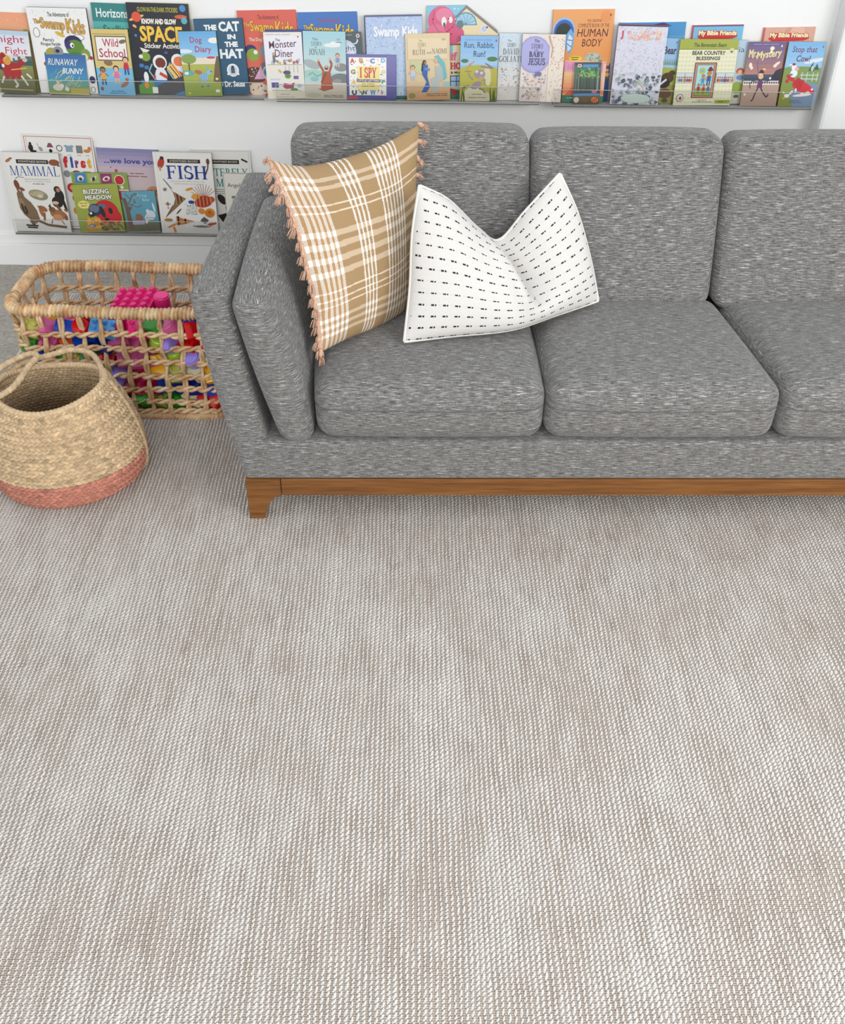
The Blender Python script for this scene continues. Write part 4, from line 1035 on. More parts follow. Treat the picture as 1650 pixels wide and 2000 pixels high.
def a_space(A):
    A.speck(.02, .02, .98, .98, 90, ['#8a90a8', '#5a6a9a', '#c8c8d4', '#b46a8a'], .002, .006, 6)
    A.t('GLOW-IN-THE-DARK STICKERS', .17, .82, .905, .955, '#c2bd3a', .012)
    A.t('KNOW AND GLOW', .22, .78, .775, .835, '#f4efe0', .06, ow=.003); A.t('SPACE', .17, .86, .585, .755, '#f4c948', .025, out='#c99a2a', ow=.004); A.t('Sticker Activities', .22, .88, .515, .57, '#f2efe6', .02)
    A.e(.145, .84, .13, .025, '#e8b878', 18).e(.145, .85, .075, .075, '#e2563a').e(.90, .95, .05, .05, '#4a8ac8').e(.86, .86, .10, .03, '#d8603a').e(.91, .82, .05, .05, '#5ab0c0').e(.10, .75, .035, .02, '#f0b45a', -30).e(.10, .65, .02, .02, '#4a90d0')
    A.p([(.14, .52), (.30, .49), (.20, .45)], '#efe9dc').e(.22, .42, .075, .07, '#7fa23c').e(.14, .42, .035, .03, '#efe9dc').r(.10, .30, .17, .34, '#3f7ac0').r(.18, .28, .25, .32, '#3f7ac0').e(.56, .47, .03, .02, '#3f62a0')
    for cx, cy, s_, vis in ((.44, .36, 1, '#7a3322'), (.74, .38, .95, '#e87a4a')):
        A.line([(cx - .13, cy - .02), (cx - .19, cy - .10), (cx - .10, cy - .2)], .02, '#8fc6c0').e(cx, cy, .115 * s_, .115 * s_, '#e9edf0').e(cx + .01, cy - .005, .085 * s_, .08 * s_, vis).e(cx, cy - .15, .10, .13, '#e4e8ec').line([(cx - .06, cy - .22), (cx - .10, cy - .30)], .07, '#e4e8ec').line([(cx + .05, cy - .22), (cx + .08, cy - .31)], .07, '#e4e8ec').line([(cx - .02, cy - .12), (cx + .10, cy - .17)], .05, '#c8443a')
    A.p([(.54, .31), (.66, .36), (.80, .19), (.70, .15)], '#f0c470').line([(.60, .32), (.76, .17)], .015, '#1e2030').line([(.64, .34), (.79, .18)], .015, '#d2452f')
    A.grad(.10, 0, 1, .16, '#3a8ec2', '#2a6ea8', 4); A.p([(.3, 0), (.3, .08), (.95, .26), (1, .26), (1, .10), (.62, 0)], '#4c4c52').p([(.05, 0), (.05, .10), (.28, .16), (.34, .06), (.3, 0)], '#5d9a3a').p([(.80, 0), (.92, .14), (1, .12), (1, 0)], '#e8843a')
    A.e(.19, .19, .04, .085, '#eef0f2').e(.18, .10, .035, .05, '#f08a3a').r(.27, .01, .36, .08, '#f2f2ee').e(.33, .20, .02, .03, '#d03040')
book('sticker_book', 'sticker book', 'space', '#22242e', a_space, 'large black sticker book with yellow SPACE lettering and two astronauts', '#c8b46a', .006)
def a_dog(A):
    A.grad(0, .5, 1, 1, '#a9d2ee', '#5fa8dd'); A.e(.93, .86, .16, .07, '#f0eee4').e(.1, .70, .22, .05, '#dbe9f2')
    A.e(.5, .50, .7, .16, '#e8dcc4').grad(0, 0, 1, .5, '#8aa238', '#b3b64e', 6); A.e(.2, .58, .20, .12, '#86a04a').r(.17, .38, .21, .52, '#6a5638').e(.12, .36, .20, .07, '#5fa8a0').e(.10, .36, .06, .04, '#e8e8e0')
    A.t('Dog', .29, .60, .80, .915, '#b02a56', .01).t('Diary', .40, .83, .655, .775, '#b02a56', .01)
    A.e(.80, .59, .15, .045, '#e6e0d6').e(.80, .60, .12, .03, '#c44a58').p([(.80, .23), (.88, .48), (.95, .62), (1, .62), (1, .2)], '#6e5636')
    A.e(.42, .375, .10, .055, '#b06a3e', -15).e(.55, .30, .12, .09, '#8fb9dc', -15).e(.70, .37, .10, .05, '#8fb9dc', 30).e(.76, .385, .03, .018, '#4a6a8a').e(.66, .44, .025, .05, '#7fb2c8')
    for k in range(6): A.line([(.44 + k * .035, .25), (.46 + k * .035, .36)], .008, '#4f7aa8')
    A.line([(.46, .25), (.50, .16)], .03, '#7fa8cc').line([(.60, .25), (.64, .17)], .03, '#7fa8cc').e(.48, .15, .035, .018, '#42618c').e(.64, .16, .035, .018, '#42618c').e(.89, .08, .06, .04, '#f2f0e6').e(.89, .08, .015, .012, '#d8b030').e(.90, .27, .04, .03, '#ecd88a').e(.12, .05, .04, .02, '#e8d040')
book('picture_book', PB, 'dog', '#8fc0e4', a_dog, 'light blue and green book with a striped dog running on a lawn', '#7c9a3a', .007)
def a_hat(A):
    A.r(0, 0, 1, 1, '#1e5473').speck(0, 0, 1, 1, 30, ['#275f80', '#1a4b68'], .01, .02, 3); W = '#f1f3f2'
    A.t('THE', .20, .46, .855, .925, W, .06).t('CAT', .50, .93, .835, .965, W, .045).t('IN', .66, .83, .735, .80, W, .05).t('THE', .59, .86, .635, .705, W, .06).t('HAT', .47, .96, .485, .61, W, .045)
    A.e(.70, .33, .125, .125, W).r(.575, .265, .825, .29, W).e(.70, .33, .095, .10, '#c9d4da').r(.66, .29, .74, .36, '#3a566a').e(.70, .37, .03, .03, '#2a3440').r(.60, .265, .80, .272, '#d8a090')
    A.t('by', .40, .47, .115, .165, W, .02).t('Dr. Seuss', .50, .92, .105, .185, W, .04)
    A.r(.02, .80, .10, .83, W).e(.12, .74, .05, .02, W)
book('picture_book', PB, 'hat', '#1e5473', a_hat, 'dark teal book with big white block capitals stacked down its right side', '#123c54', .010)
def a_red(A):
    A.grad(0, 0, 1, 1, '#e07058', '#dc5f50', 4); swamp_title(A, .74, '#f2c23a', '#8a4a24', topc='#5c1f24')
    A.t('The Dog Named Cheetah', .16, .80, .635, .69, '#f2d9c8', .02)
    A.e(.17, .55, .10, .08, '#3a2a6a').e(.20, .49, .11, .10, '#8aa83c').e(.25, .52, .035, .035, '#f2f2e4').e(.42, .52, .10, .12, '#8c9098', 20).e(.40, .36, .09, .06, '#6d7078')
    A.e(.20, .25, .22, .13, '#5a3430').p([(.18, .2), (.32, .36), (.36, .2)], '#d9a6c4').speck(.06, .22, .3, .34, 12, ['#f0e6dc'], .008, .012, 3).e(.55, .27, .22, .16, '#e6cdb0').e(.45, .28, .10, .085, '#3f8ac8').e(.42, .28, .04, .04, '#1b2a44').e(.2, .08, .25, .10, '#ead2b8').speck(.02, 0, .4, .15, 14, ['#5a342c'], .012, .02, 5).e(.52, .10, .12, .10, '#3c3430')
book('picture_book', PB, 'swampr', '#dd6452', a_red, 'red-orange book with wavy yellow lettering behind the gap between two ledges', '#c04a3c')
def a_mon(A):
    A.r(0, 0, 1, 1, '#e9e4da').r(0, .52, 1, .94, '#eceaf0'); A.t('~USBORNE FIRST READING', .06, .72, .955, .972, '#a9aec4').e(.90, .93, .02, .025, '#c8384a')
    A.t('The', .30, .43, .865, .905, '#4e2450', .02).t('Monster', .13, .85, .755, .865, '#5a2150', .008, tilt=.03).t('Diner', .27, .75, .63, .745, '#5a2150', .008)
    A.r(.05, .515, .95, .522, '#8a7a60').speck(.05, .53, .92, .60, 30, ['#8a94a8', '#c4b860', '#a8784a', '#b8c4cc', '#b05a5a'], .02, .045, 5, 1.2).r(.20, .55, .27, .66, '#68707a').e(.235, .68, .04, .04, '#caa66a')
    for x in (.52, .62, .74, .84): A.line([(x, .5), (x, .40)], .014, '#a9a4b4')
    A.e(.37, .42, .06, .03, '#cdb94a', -40).e(.57, .35, .085, .07, '#68a83c').e(.55, .40, .10, .05, '#5d3f7a').e(.57, .345, .05, .02, '#3f7a24').r(.72, .30, .85, .35, '#6d5a9a').p([(.42, .18), (.46, .24), (.62, .22), (.74, .25), (.70, .16), (.5, .15)], '#a83058').e(.72, .14, .10, .04, '#4f8a34').e(.86, .2, .06, .05, '#a8c4d4').r(.10, .155, .33, .28, '#e6e6ee').r(.12, .17, .31, .25, '#564a84').r(.10, .285, .36, .31, '#cfcfe0').r(0, 0, 1, .12, '#ded4bc').t('~Russell Punter', .34, .60, .06, .075, '#6a84b8').t('~Illustrated by Mike Phillips', .22, .74, .02, .035, '#9a948a').line([(.12, .13), (.9, .125)], .012, '#9ab058')
book('picture_book', PB, 'monster', '#ece8e2', a_mon, 'white book with purple lettering over a kitchen scene, left end of the middle ledge', '#2d4a86', .0075)
book('picture_book', PB, 'blueb', '#2a427c', lambda A: A.r(.03, .95, .97, .985, '#35508e'), 'dark blue book showing only a strip above the white kitchen book', '#22386c', .006)
def a_jon(A):
    A.grad(0, .4, 1, 1, '#cfe0dc', '#9fd0dc'); A.e(.68, .80, .20, .045, '#eef0ea').e(.75, .83, .12, .035, '#f2f3ee').t('NIV', .80, .87, .865, .90, '#5a6a6e').t('~ZONDERKIDZ', .76, .92, .835, .852, '#5a6a6e')
    A.t('The', .22, .35, .865, .905, '#2a2c30').t('STORY', .19, .44, .79, .85, '#2a2c30', .01, serif=True).t('OF', .27, .32, .755, .782, '#2a2c30', serif=True).t('JONAH', .13, .50, .655, .745, '#2a2c30', serif=True)
    A.e(.18, .52, .20, .09, '#a9b4b6', -20).e(.2, .38, .28, .09, '#a8cfc0').line([(.10, .36), (.2, .40), (.3, .34), (.42, .38)], .03, '#79b2b4').e(.24, .3, .1, .05, '#8fc0be')
    A.e(.88, .48, .16, .09, '#8e918f').e(.86, .31, .24, .12, '#7d8080').e(.78, .27, .10, .06, '#96999a').kid(.80, .49, .20, '#7f9cc8', '#d8c8b8', '#8a5a3a')
    A.grad(0, 0, 1, .25, '#c8bca6', '#dcd4c6', 4); A.p([(.38, .16), (.43, .42), (.62, .42), (.68, .16), (.45, .12), (.30, .16)], '#b05a3c').line([(.46, .42), (.37, .52), (.34, .57)], .055, '#b05a3c').line([(.60, .42), (.66, .52), (.62, .58)], .055, '#b05a3c').e(.34, .58, .025, .03, '#e0b090').e(.62, .60, .025, .03, '#e0b090').e(.53, .475, .045, .055, '#6a3a24').e(.53, .49, .03, .035, '#e0b090').line([(.40, .25), (.52, .40)], .04, '#8c4630')
    A.t('~Written by Patricia A. Pingry', .45, .93, .055, .07, '#4a4640').t('~Illustrated by Alice Pederson', .45, .93, .03, .045, '#4a4640').e(.2, .06, .18, .05, '#b9b7a0')
book('picture_book', PB, 'jonah', '#b5d6d8', a_jon, 'pale blue book with a kneeling figure in a red robe lifting both arms', '#3a3f4a', .008)
def a_bl(A):
    A.r(0, 0, 1, 1, '#3f76bf'); swamp_title(A, .725, '#f4c93c', '#6a4a24', topc='#b02a3a'); A.e(.5, .3, .3, .2, '#6a9a3a')
book('picture_book', PB, 'swampb', '#3f76bf', a_bl, 'bright blue book with wavy yellow lettering behind the pale blue one', '#2f5a9a')
def a_ni(A):
    A.r(0, 0, 1, 1, '#44565e').e(.55, .72, .32, .26, '#c9d8ea').e(.55, .72, .26, .22, '#dfe8f4'); A.t('Night', .34, .84, .70, .80, '#4a4a72').t('Zoo', .48, .72, .56, .64, '#4a4a72').t('~USBORNE FIRST READING', .2, .8, .95, .965, '#c9b86a').e(.92, .945, .045, .045, '#e8dccc').e(.92, .945, .02, .025, '#8a4a3a').e(.86, .86, .07, .05, '#e8ecf2', 40).e(.84, .87, .06, .045, '#44565e', 40)
book('picture_book', PB, 'night', '#44565e', a_ni, 'dark slate book with a big pale moon, tucked behind the square letter book', '#2f3e46', .006)
def a_spy(A):
    A.r(0, 0, 1, 1, '#4b4794').r(.05, .10, .80, .93, '#f4f1ea'); cols = ['#c8262c', '#2f7ac0', '#e6b030', '#3a9a5a', '#7a4a2a', '#30386a', '#e27a34', '#b8c040', '#101014']
    rg = random.Random(12)
    for k in range(120):
        x, y = rg.uniform(.07, .78), rg.uniform(.14, .90)
        if .24 < x < .64 and .22 < y < .74: continue
        A.e(x, y, rg.uniform(.006, .02), rg.uniform(.004, .012), rg.choice(cols), rg.uniform(0, 180), 7); A.z -= .8
    for ch, x, y, c_, s_ in (('A', .07, .80, '#d01c24', .10), ('B', .25, .82, '#c89a3a', .09), ('C', .47, .80, '#3a86c8', .10), ('D', .69, .82, '#6ab0d8', .09), ('E', .28, .80, '#c23a34', .04), ('G', .08, .56, '#8a8a3a', .10), ('O', .70, .58, '#e8c85a', .08), ('R', .12, .34, '#e0b23a', .08), ('P', .70, .36, '#4f9a6a', .08), ('U', .10, .10, '#0c0c10', .10), ('V', .26, .10, '#3a8a4a', .09), ('N', .32, .12, '#2f5a3a', .08), ('W', .46, .10, '#5aa0d0', .13), ('Y', .68, .12, '#c03a4a', .06)):
        A.t(ch, x, x + s_, y, y + s_ * 1.1, c_, .06)
    A.r(.22, .22, .66, .74, '#f2e08a').e(.24, .73, .02, .02, '#f2e08a').t('I SPY', .27, .60, .49, .71, '#cc1f26', serif=True, out='#cc1f26', ow=.006)
    A.r(.20, .39, .68, .455, '#2d2f7a').t('LITTLE LETTERS', .22, .66, .405, .442, '#f4efd0', .02).t('~JEAN MARZOLLO', .30, .58, .34, .365, '#7a6a3a').t('~WALTER WICK', .30, .58, .29, .315, '#7a6a3a').r(.01, .02, .22, .07, '#d0202c').r(.80, .05, .99, .98, '#5a569f')
book('board_book', 'board book', 'ispy', '#4b4794', a_spy, 'square indigo board book bordered with scattered toy letters round a yellow panel', '#3a3780', .010, .012, False)
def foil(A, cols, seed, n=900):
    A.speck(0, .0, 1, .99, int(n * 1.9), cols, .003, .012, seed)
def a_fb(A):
    A.grad(0, 0, 1, 1, '#cfe4f4', '#b9cbee', 8); foil(A, ['#e6f1fb', '#9fb6ea', '#c8e6f2', '#f4fafe', '#8fa6dc', '#bfe6ee'], 3); A.r(0, .02, .02, 1, '#3c4266').r(0, .985, 1, 1, '#5a6288'); A.r(0, 0, 1, .03, '#3f7a6a')  # pale specks paint the foil's glare into the cover colour
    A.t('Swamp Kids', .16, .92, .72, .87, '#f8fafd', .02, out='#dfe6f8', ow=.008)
book('picture_book', PB, 'foilb', '#c4d8f0', a_fb, 'shiny pale blue foil book with painted glare and white script lettering', '#2b3050', .010)
def a_ru(A):
    A.r(0, 0, 1, 1, '#e6cfa4'); foil(A, ['#f0dfbc', '#e8c890', '#d9d0a0', '#f2e2c8'], 5, 260); A.r(.05, .62, .95, .93, '#ecd8b2').r(.1, .4, .4, .6, '#cfd2a0').grad(0, 0, 1, .28, '#dba878', '#e2c49a', 4)
    A.t('NIV', .82, .92, .89, .925, '#6a5a44').t('The', .30, .38, .88, .91, '#6a5a44').t('STORY', .28, .47, .805, .865, '#6a5a44', serif=True).t('OF', .30, .36, .775, .80, '#6a5a44', serif=True).t('RUTH', .16, .44, .685, .765, '#4c4438', serif=True).t('and', .48, .58, .70, .735, '#6a5a44').t('NAOMI', .60, .93, .70, .775, '#4c4438', serif=True)
    A.kid(.15, .30, .24, '#c4d4ea', '#b8c8e0', '#8a6a4a').p([(.34, .12), (.46, .28), (.36, .40), (.36, .52), (.50, .54), (.48, .36), (.54, .20), (.46, .12)], '#3a6cb4').e(.42, .57, .045, .055, '#2a2220').e(.435, .565, .03, .035, '#a8744c').line([(.38, .56), (.36, .44)], .035, '#2a2220').line([(.42, .48), (.54, .46)], .05, '#6a8ed0')
    A.p([(.58, .12), (.56, .32), (.68, .36), (.66, .52), (.84, .50), (.88, .34), (.76, .26), (.72, .12)], '#b8c0bc').p([(.64, .66), (.74, .68), (.88, .56), (.93, .34), (.86, .30), (.82, .50), (.70, .60)], '#6ebfc6').e(.68, .60, .045, .055, '#dcb48e').e(.93, .24, .10, .05, '#9cc4c8')
    A.t('~Written by Patricia A. Pingry', .45, .95, .085, .10, '#5a4a38').t('~Illustrated by Alice Pederson', .45, .95, .06, .075, '#5a4a38').e(.12, .07, .08, .06, '#9a9a5a')
book('picture_book', PB, 'ruth', '#e6cfa4', a_ru, 'sandy tan book with a woman in blue kneeling before one in a turquoise shawl', '#d8bc88', .007)
OUT_H = [(0, 0), (1, 0), (1, .715), (.95, .76), (.55, 1), (0, 1)]
def a_ho(A):
    A.p([(0, .5), (0, 1), (.55, 1), (.36, .86), (.36, .5)], '#8ccbe4').speck(.02, .7, .5, .99, 40, ['#bfe2f0', '#e4f2f4', '#6fb8d8'], .01, .03, 4)
    A.p([(.36, 0), (.36, .86), (.55, .985), (.95, .75), (1, .70), (1, 0)], '#f0dfb4').p([(.36, .86), (.36, .84), (.55, .965), (.98, .70), (1, .70), (.98, .735), (.55, 1)], '#8a8684')
    A.e(.54, .80, .155, .155, '#5f93b4').e(.54, .80, .14, .14, '#a9d4e8').r(.36, .66, .72, .80, '#f0dfb4').r(.385, .79, .70, .80, '#5f93b4')
    for a in range(20, 180, 28): A.line([(.54, .80), (.54 + .14 * math.cos(math.radians(a)), .80 + .115 * math.sin(math.radians(a)))], .006, '#5f93b4')
    # a plump pink spotted creature
    A.e(.20, .84, .19, .19, '#e0698c').e(.30, .70, .22, .14, '#dd5f86').e(.12, .70, .14, .13, '#e57a9a').e(.24, .90, .12, .09, '#ea88a6').e(.235, .83, .035, .065, '#f6f2ee').e(.24, .80, .018, .03, '#4d6a6a').e(.33, .85, .025, .04, '#f6f2ee').e(.46, .80, .05, .055, '#6d8486').speck(.03, .62, .42, .92, 12, ['#8e2a4a'], .008, .014, 6).line([(.10, .95), (.08, .82), (.2, .68)], .006, '#a23a5c')
    A.e(.80, .75, .055, .055, '#e8e8f2').e(.80, .75, .04, .04, '#c9cfe6').e(.84, .765, .012, .012, '#30344c').r(0, .58, 1, .595, '#8a6a4a').r(0, .595, 1, .60, '#c8607a')
    A.t('lif', .30, .42, .415, .505, '#d8709c', .04).t('HOUSE', .33, .66, .32, .39, '#cf4468', serif=True, out='#cf4468', ow=.006).t('& More Doors', .33, .66, .27, .295, '#30343a', .02)
    A.r(.32, .12, .50, .25, '#44506a').r(.33, .13, .405, .18, '#a9cfe8').r(.415, .13, .49, .18, '#a9cfe8').r(.33, .19, .405, .24, '#a9cfe8').r(.415, .19, .49, .24, '#a9cfe8').p([(.3, .11), (.5, .08), (.5, 0), (.3, 0)], '#2f8a68').p([(.32, .11), (.46, .06), (.36, .02)], '#c23048')
book('board_book', 'board book', 'house', '#f0dfb4', a_ho, 'house-shaped book with a gable roof and a big pink spotted creature', '#6a6660', .009, 0, False, outline=OUT_H)
def a_ra(A):
    A.grad(0, .55, 1, 1, '#a9cfee', '#7fb4e4', 5); A.t('~USBORNE FIRST READING', .12, .85, .93, .943, '#8a6a9a').e(.94, .925, .022, .03, '#b83040')
    A.e(.12, .62, .10, .05, '#4a7a44').e(.85, .65, .14, .06, '#4a7a3c').e(.5, .30, .9, .42, '#b9b448').r(0, 0, 1, .30, '#b4ad46')
    A.t('Run, Rabbit,', .10, .89, .80, .905, '#24466a', .005).t('Run!', .35, .66, .68, .775, '#24466a', .01)
    A.e(.26, .55, .05, .03, '#c89a5a', 40).line([(.26, .58), (.20, .50), (.18, .46)], .03, '#c89a5a').line([(.26, .56), (.38, .62)], .03, '#c89a5a').e(.22, .46, .10, .015, '#8f8f3a')
    A.p([(.0, 0), (.14, .16), (.30, .23), (.58, .20), (.80, .12), (.84, 0)], '#ddd6b6').e(.74, .40, .09, .26, '#d6d2a8', 6)
    A.e(.45, .25, .14, .085, '#9a8790', 30).e(.53, .42, .15, .115, '#a38f97').e(.70, .525, .17, .025, '#94808a', -8).e(.78, .545, .14, .022, '#8a7681', -30).e(.45, .455, .035, .035, '#f4f2ec').e(.58, .435, .035, .035, '#f4f2ec').e(.455, .45, .012, .014, '#20222a').e(.585, .43, .012, .014, '#20222a').e(.56, .37, .06, .03, '#c898a0')
    A.line([(.36, .33), (.26, .38), (.22, .44)], .03, '#9a8790').line([(.58, .32), (.68, .34), (.66, .26)], .03, '#9a8790').line([(.36, .20), (.22, .24), (.14, .22)], .035, '#8c7a84').line([(.52, .20), (.62, .18), (.70, .13)], .04, '#8c7a84').e(.13, .22, .045, .03, '#5e4f58')
    rg = random.Random(4)
    for k in range(12): x = rg.choice([rg.uniform(0, .18), rg.uniform(.82, 1)]); A.p([(x - .02, 0), (x + .02, 0), (x + rg.uniform(-.08, .08), rg.uniform(.12, .26))], '#4d6a34')
    A.t('~Susanna Davidson', .34, .62, .10, .115, '#7a6a4a').t('~Illustrated by Mike Gordon', .24, .72, .05, .065, '#7a6a4a')
book('picture_book', PB, 'rabbit', '#8fc0e8', a_ra, 'blue and green book with a mauve rabbit dashing across a field', '#3c3a34', .0075)
def a_go(A):
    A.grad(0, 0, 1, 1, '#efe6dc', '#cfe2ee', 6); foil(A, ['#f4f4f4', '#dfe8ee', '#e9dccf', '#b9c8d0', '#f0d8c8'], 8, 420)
    g = '#6a7478'; A.t('The', .22, .32, .88, .91, g).t('STORY', .22, .44, .80, .86, g, serif=True).t('DAVID', .12, .52, .69, .78, g, serif=True).t('GOLIATH', .02, .66, .58, .67, g, serif=True).speck(.05, .15, .6, .5, 60, ['#c8785a', '#8a8a94', '#d8b49a', '#6a7a8a'], .008, .02, 4)
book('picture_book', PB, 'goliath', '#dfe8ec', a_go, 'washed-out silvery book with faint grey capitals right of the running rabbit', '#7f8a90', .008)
def a_ba(A):
    A.r(0, 0, 1, 1, '#efe4da'); foil(A, ['#f6efe8', '#e8d0c0', '#f2e0d4', '#d8c8c8', '#e6b8a8'], 10, 420); A.e(.30, .70, .38, .40, '#a8a4dc').e(.30, .70, .34, .36, '#b4b2e4'); A.r(.65, .0, 1, 1, '#f2e6d8').speck(.68, 0, 1, .98, 150, ['#d88a78', '#f2dcc8', '#e8c4a8', '#b8a0b8', '#e05848'], .006, .018, 4).line([(.62, .98), (.72, .80), (.70, .66)], .03, '#c8a88a')  # glare on this cover is painted as pale ground and specks
    g = '#3a3c58'; A.t('The', .28, .40, .88, .925, g, .01).t('STORY', .22, .50, .79, .86, g, serif=True).t('OF', .30, .38, .755, .78, g, serif=True).t('BABY', .18, .52, .67, .745, g, serif=True, out=g, ow=.003).t('JESUS', .17, .56, .55, .65, g, serif=True, out=g, ow=.003)
    A.speck(.05, .05, .62, .42, 130, ['#c8a0a0', '#8aa0c8', '#e0b088', '#b88a9a', '#f4efe8', '#6a6a8a'], .008, .022, 6).e(.42, .42, .08, .05, '#7a78a8')
book('picture_book', PB, 'baby', '#ece0da', a_ba, 'lilac and cream book paled by painted glare at the right end of the middle ledge', '#3a3648', .008)
def a_hu(A):
    A.grad(0, 0, 1, 1, '#f0a05a', '#f2a868', 8); A.speck(.3, .45, 1, 1, 14, ['#f2a060', '#f0a868', '#ee9a60'], .05, .12, 3)
    A.e(.19, .77, .185, .21, '#9cc0e8').e(.19, .76, .165, .19, '#3a66b8').e(.19, .75, .135, .155, '#2a3c54').e(.18, .76, .11, .12, '#2f3a2e').p([(.30, .80), (.36, .74), (.36, .62), (.30, .52), (.22, .60), (.22, .72)], '#7ab0e4').p([(.28, .74), (.34, .70), (.32, .58), (.27, .55), (.25, .66)], '#dcecf8').line([(.25, .64), (.33, .60)], .012, '#3f6ac0').line([(.25, .68), (.34, .67)], .012, '#3f6ac0')
    d = '#4c2f38'; A.t('THE USBORNE', .56, .80, .865, .895, '#8a4a3a').t('COMPLETE BOOK OF THE', .42, .93, .81, .85, '#6a3a34').t('HUMAN', .41, .92, .71, .795, d, 0, .12).t('BODY', .50, .83, .605, .685, d, 0, .12)
    A.e(.41, .475, .11, .042, '#f2d04a').t('~INTERNET', .34, .48, .478, .495, '#7a5a1a').t('~LINKED', .35, .47, .455, .472, '#7a5a1a').e(.70, .47, .14, .10, '#b4bca8').speck(.58, .41, .82, .53, 60, ['#d4d8c8', '#8f9a8a', '#c8ccb4'], .01, .02, 5).e(.94, .94, .012, .018, '#8a3a30')
    A.r(.0, .40, 1, .43, '#eda0a0').r(.82, 0, 1, .42, '#34507a').speck(.78, .24, 1, .44, 40, ['#c23a4a', '#2f6a5a', '#e0b050', '#7a8a9a'], .02, .04, 8)
book('picture_book', PB, 'human', '#f2a565', a_hu, 'tall orange book with a glowing blue skull, behind the small forest book', '#8a5a3a', .010)
def a_pk(A):
    A.r(0, 0, 1, 1, '#efb080').grad(0, .2, 1, .72, '#e87848', '#efc488', 6); A.r(0, .74, 1, .97, '#e58fb8').t("I'LL", .08, .22, .80, .90, '#8a3a6a', serif=True).p([(.05, .16), (.2, .34), (.34, .38), (.30, .18)], '#e4562a').r(0, 0, 1, .17, '#2f7a5c').t('~A STORY ABOUT', .12, .5, .09, .12, '#d8e6dc').r(.93, .3, 1, .95, '#eec0b0')
book('board_book', 'board book', 'pinkl', '#efb080', a_pk, 'pink topped orange book peeking out left of the small forest book', '#c86a8a', .009, .006, False)
def a_fo(A):
    A.r(0, 0, 1, 1, '#20303a').grad(0, .28, 1, .92, '#2a3a34', '#2f6a3f', 5)
    rg = random.Random(8)
    for k in range(22): x = rg.uniform(.02, .96); A.r(x, rg.uniform(.26, .34), x + rg.uniform(.015, .04), rg.uniform(.6, .9), rg.choice(['#161c1e', '#5a6a66', '#a8b4ac', '#24302c', '#3a4a44']))
    A.speck(0, .62, 1, .92, 80, ['#3f8a4a', '#2a6a3a', '#6aa85a', '#1f4a2c'], .02, .05, 6); A.speck(.14, .66, .84, .80, 26, ['#58b458', '#4aa04a', '#c08a3a'], .03, .06, 9).e(.18, .92, .08, .06, '#e4e0d8').e(.18, .92, .05, .04, '#c84a4a').r(.30, .88, .88, .95, '#3a8ac4')
    A.e(.78, .30, .10, .06, '#d8607a').r(0, .20, .98, .255, '#4a90c4').grad(0, 0, 1, .20, '#4a4428', '#6a5a34', 3); A.e(.12, .10, .10, .10, '#d8d4c8').e(.45, .09, .14, .07, '#7a4a2a').e(.82, .10, .14, .10, '#e46a24').speck(.7, .03, .96, .16, 12, ['#1c1814', '#f4a040'], .02, .03, 5)
book('board_book', 'board book', 'forest', '#20303a', a_fo, 'smallest book, dark forest photo cover, on the left of the right ledge', '#e4e4e0', .009, .004, False)
def a_fr(A):
    A.r(0, 0, 1, 1, '#dfe0ec'); foil(A, ['#f4f4fa', '#c8c4dc', '#e8dce4', '#b8c4dc', '#fafafa', '#d0a8bc', '#a8b0cc'], 13, 900)  # near-white specks carry the glare as printed colour
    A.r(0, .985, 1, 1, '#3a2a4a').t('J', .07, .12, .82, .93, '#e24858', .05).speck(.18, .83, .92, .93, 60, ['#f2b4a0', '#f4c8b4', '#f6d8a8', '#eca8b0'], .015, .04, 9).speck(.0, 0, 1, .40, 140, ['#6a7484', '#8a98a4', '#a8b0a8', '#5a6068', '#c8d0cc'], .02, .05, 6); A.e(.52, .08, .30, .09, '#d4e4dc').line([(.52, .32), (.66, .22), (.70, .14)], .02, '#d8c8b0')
book('picture_book', PB, 'foilr', '#dfe0ec', a_fr, 'silver foil book with painted glare, a crimson spine and faint red title', '#b8243c', .014)
def a_sk(A):
    A.grad(0, 0, 1, 1, '#9ccbe8', '#3f8ec6', 6); A.e(.90, .64, .14, .045, '#e8eef2').e(.82, .60, .12, .035, '#dfe8ee').p([(.5, .97), (.66, 1), (.8, .95)], '#34427a').r(.5, .53, 1, .56, '#d8e6ee')
book('picture_book', PB, 'skyb', '#4a94ca', a_sk, 'blue sky book sticking out behind the silver foil one', '#2f78b4')
def a_be(A):
    A.grad(0, .5, 1, 1, '#a8cbe8', '#8dbbe4', 4); A.t('Bear', .62, .93, .76, .88, '#3f2f52', .03).t('!', .55, .58, .72, .80, '#3f2f52', .03)
    A.e(.7, .42, .5, .22, '#a8b04a').r(0, 0, 1, .3, '#98904a'); rg = random.Random(2)
    for k in range(12): x = .5 + k * .045; A.p([(x, .60), (x + .03, .60), (x + .015, .70)], '#5f7a3a')
    A.e(.80, .40, .16, .13, '#4f3826').e(.90, .48, .08, .06, '#4f3826').e(.72, .32, .16, .12, '#2a2220').line([(.60, .28), (.78, .38)], .05, '#d8d8dc').e(.78, .16, .17, .12, '#6a4a34').e(.8, .05, .08, .05, '#4a5a34').e(.92, .94, .02, .02, '#8a4a8a')
book('picture_book', PB, 'bear', '#93bfe4', a_be, 'green and blue book with a brown bear between the foil book and cream gingham book', '#31302c', .007)
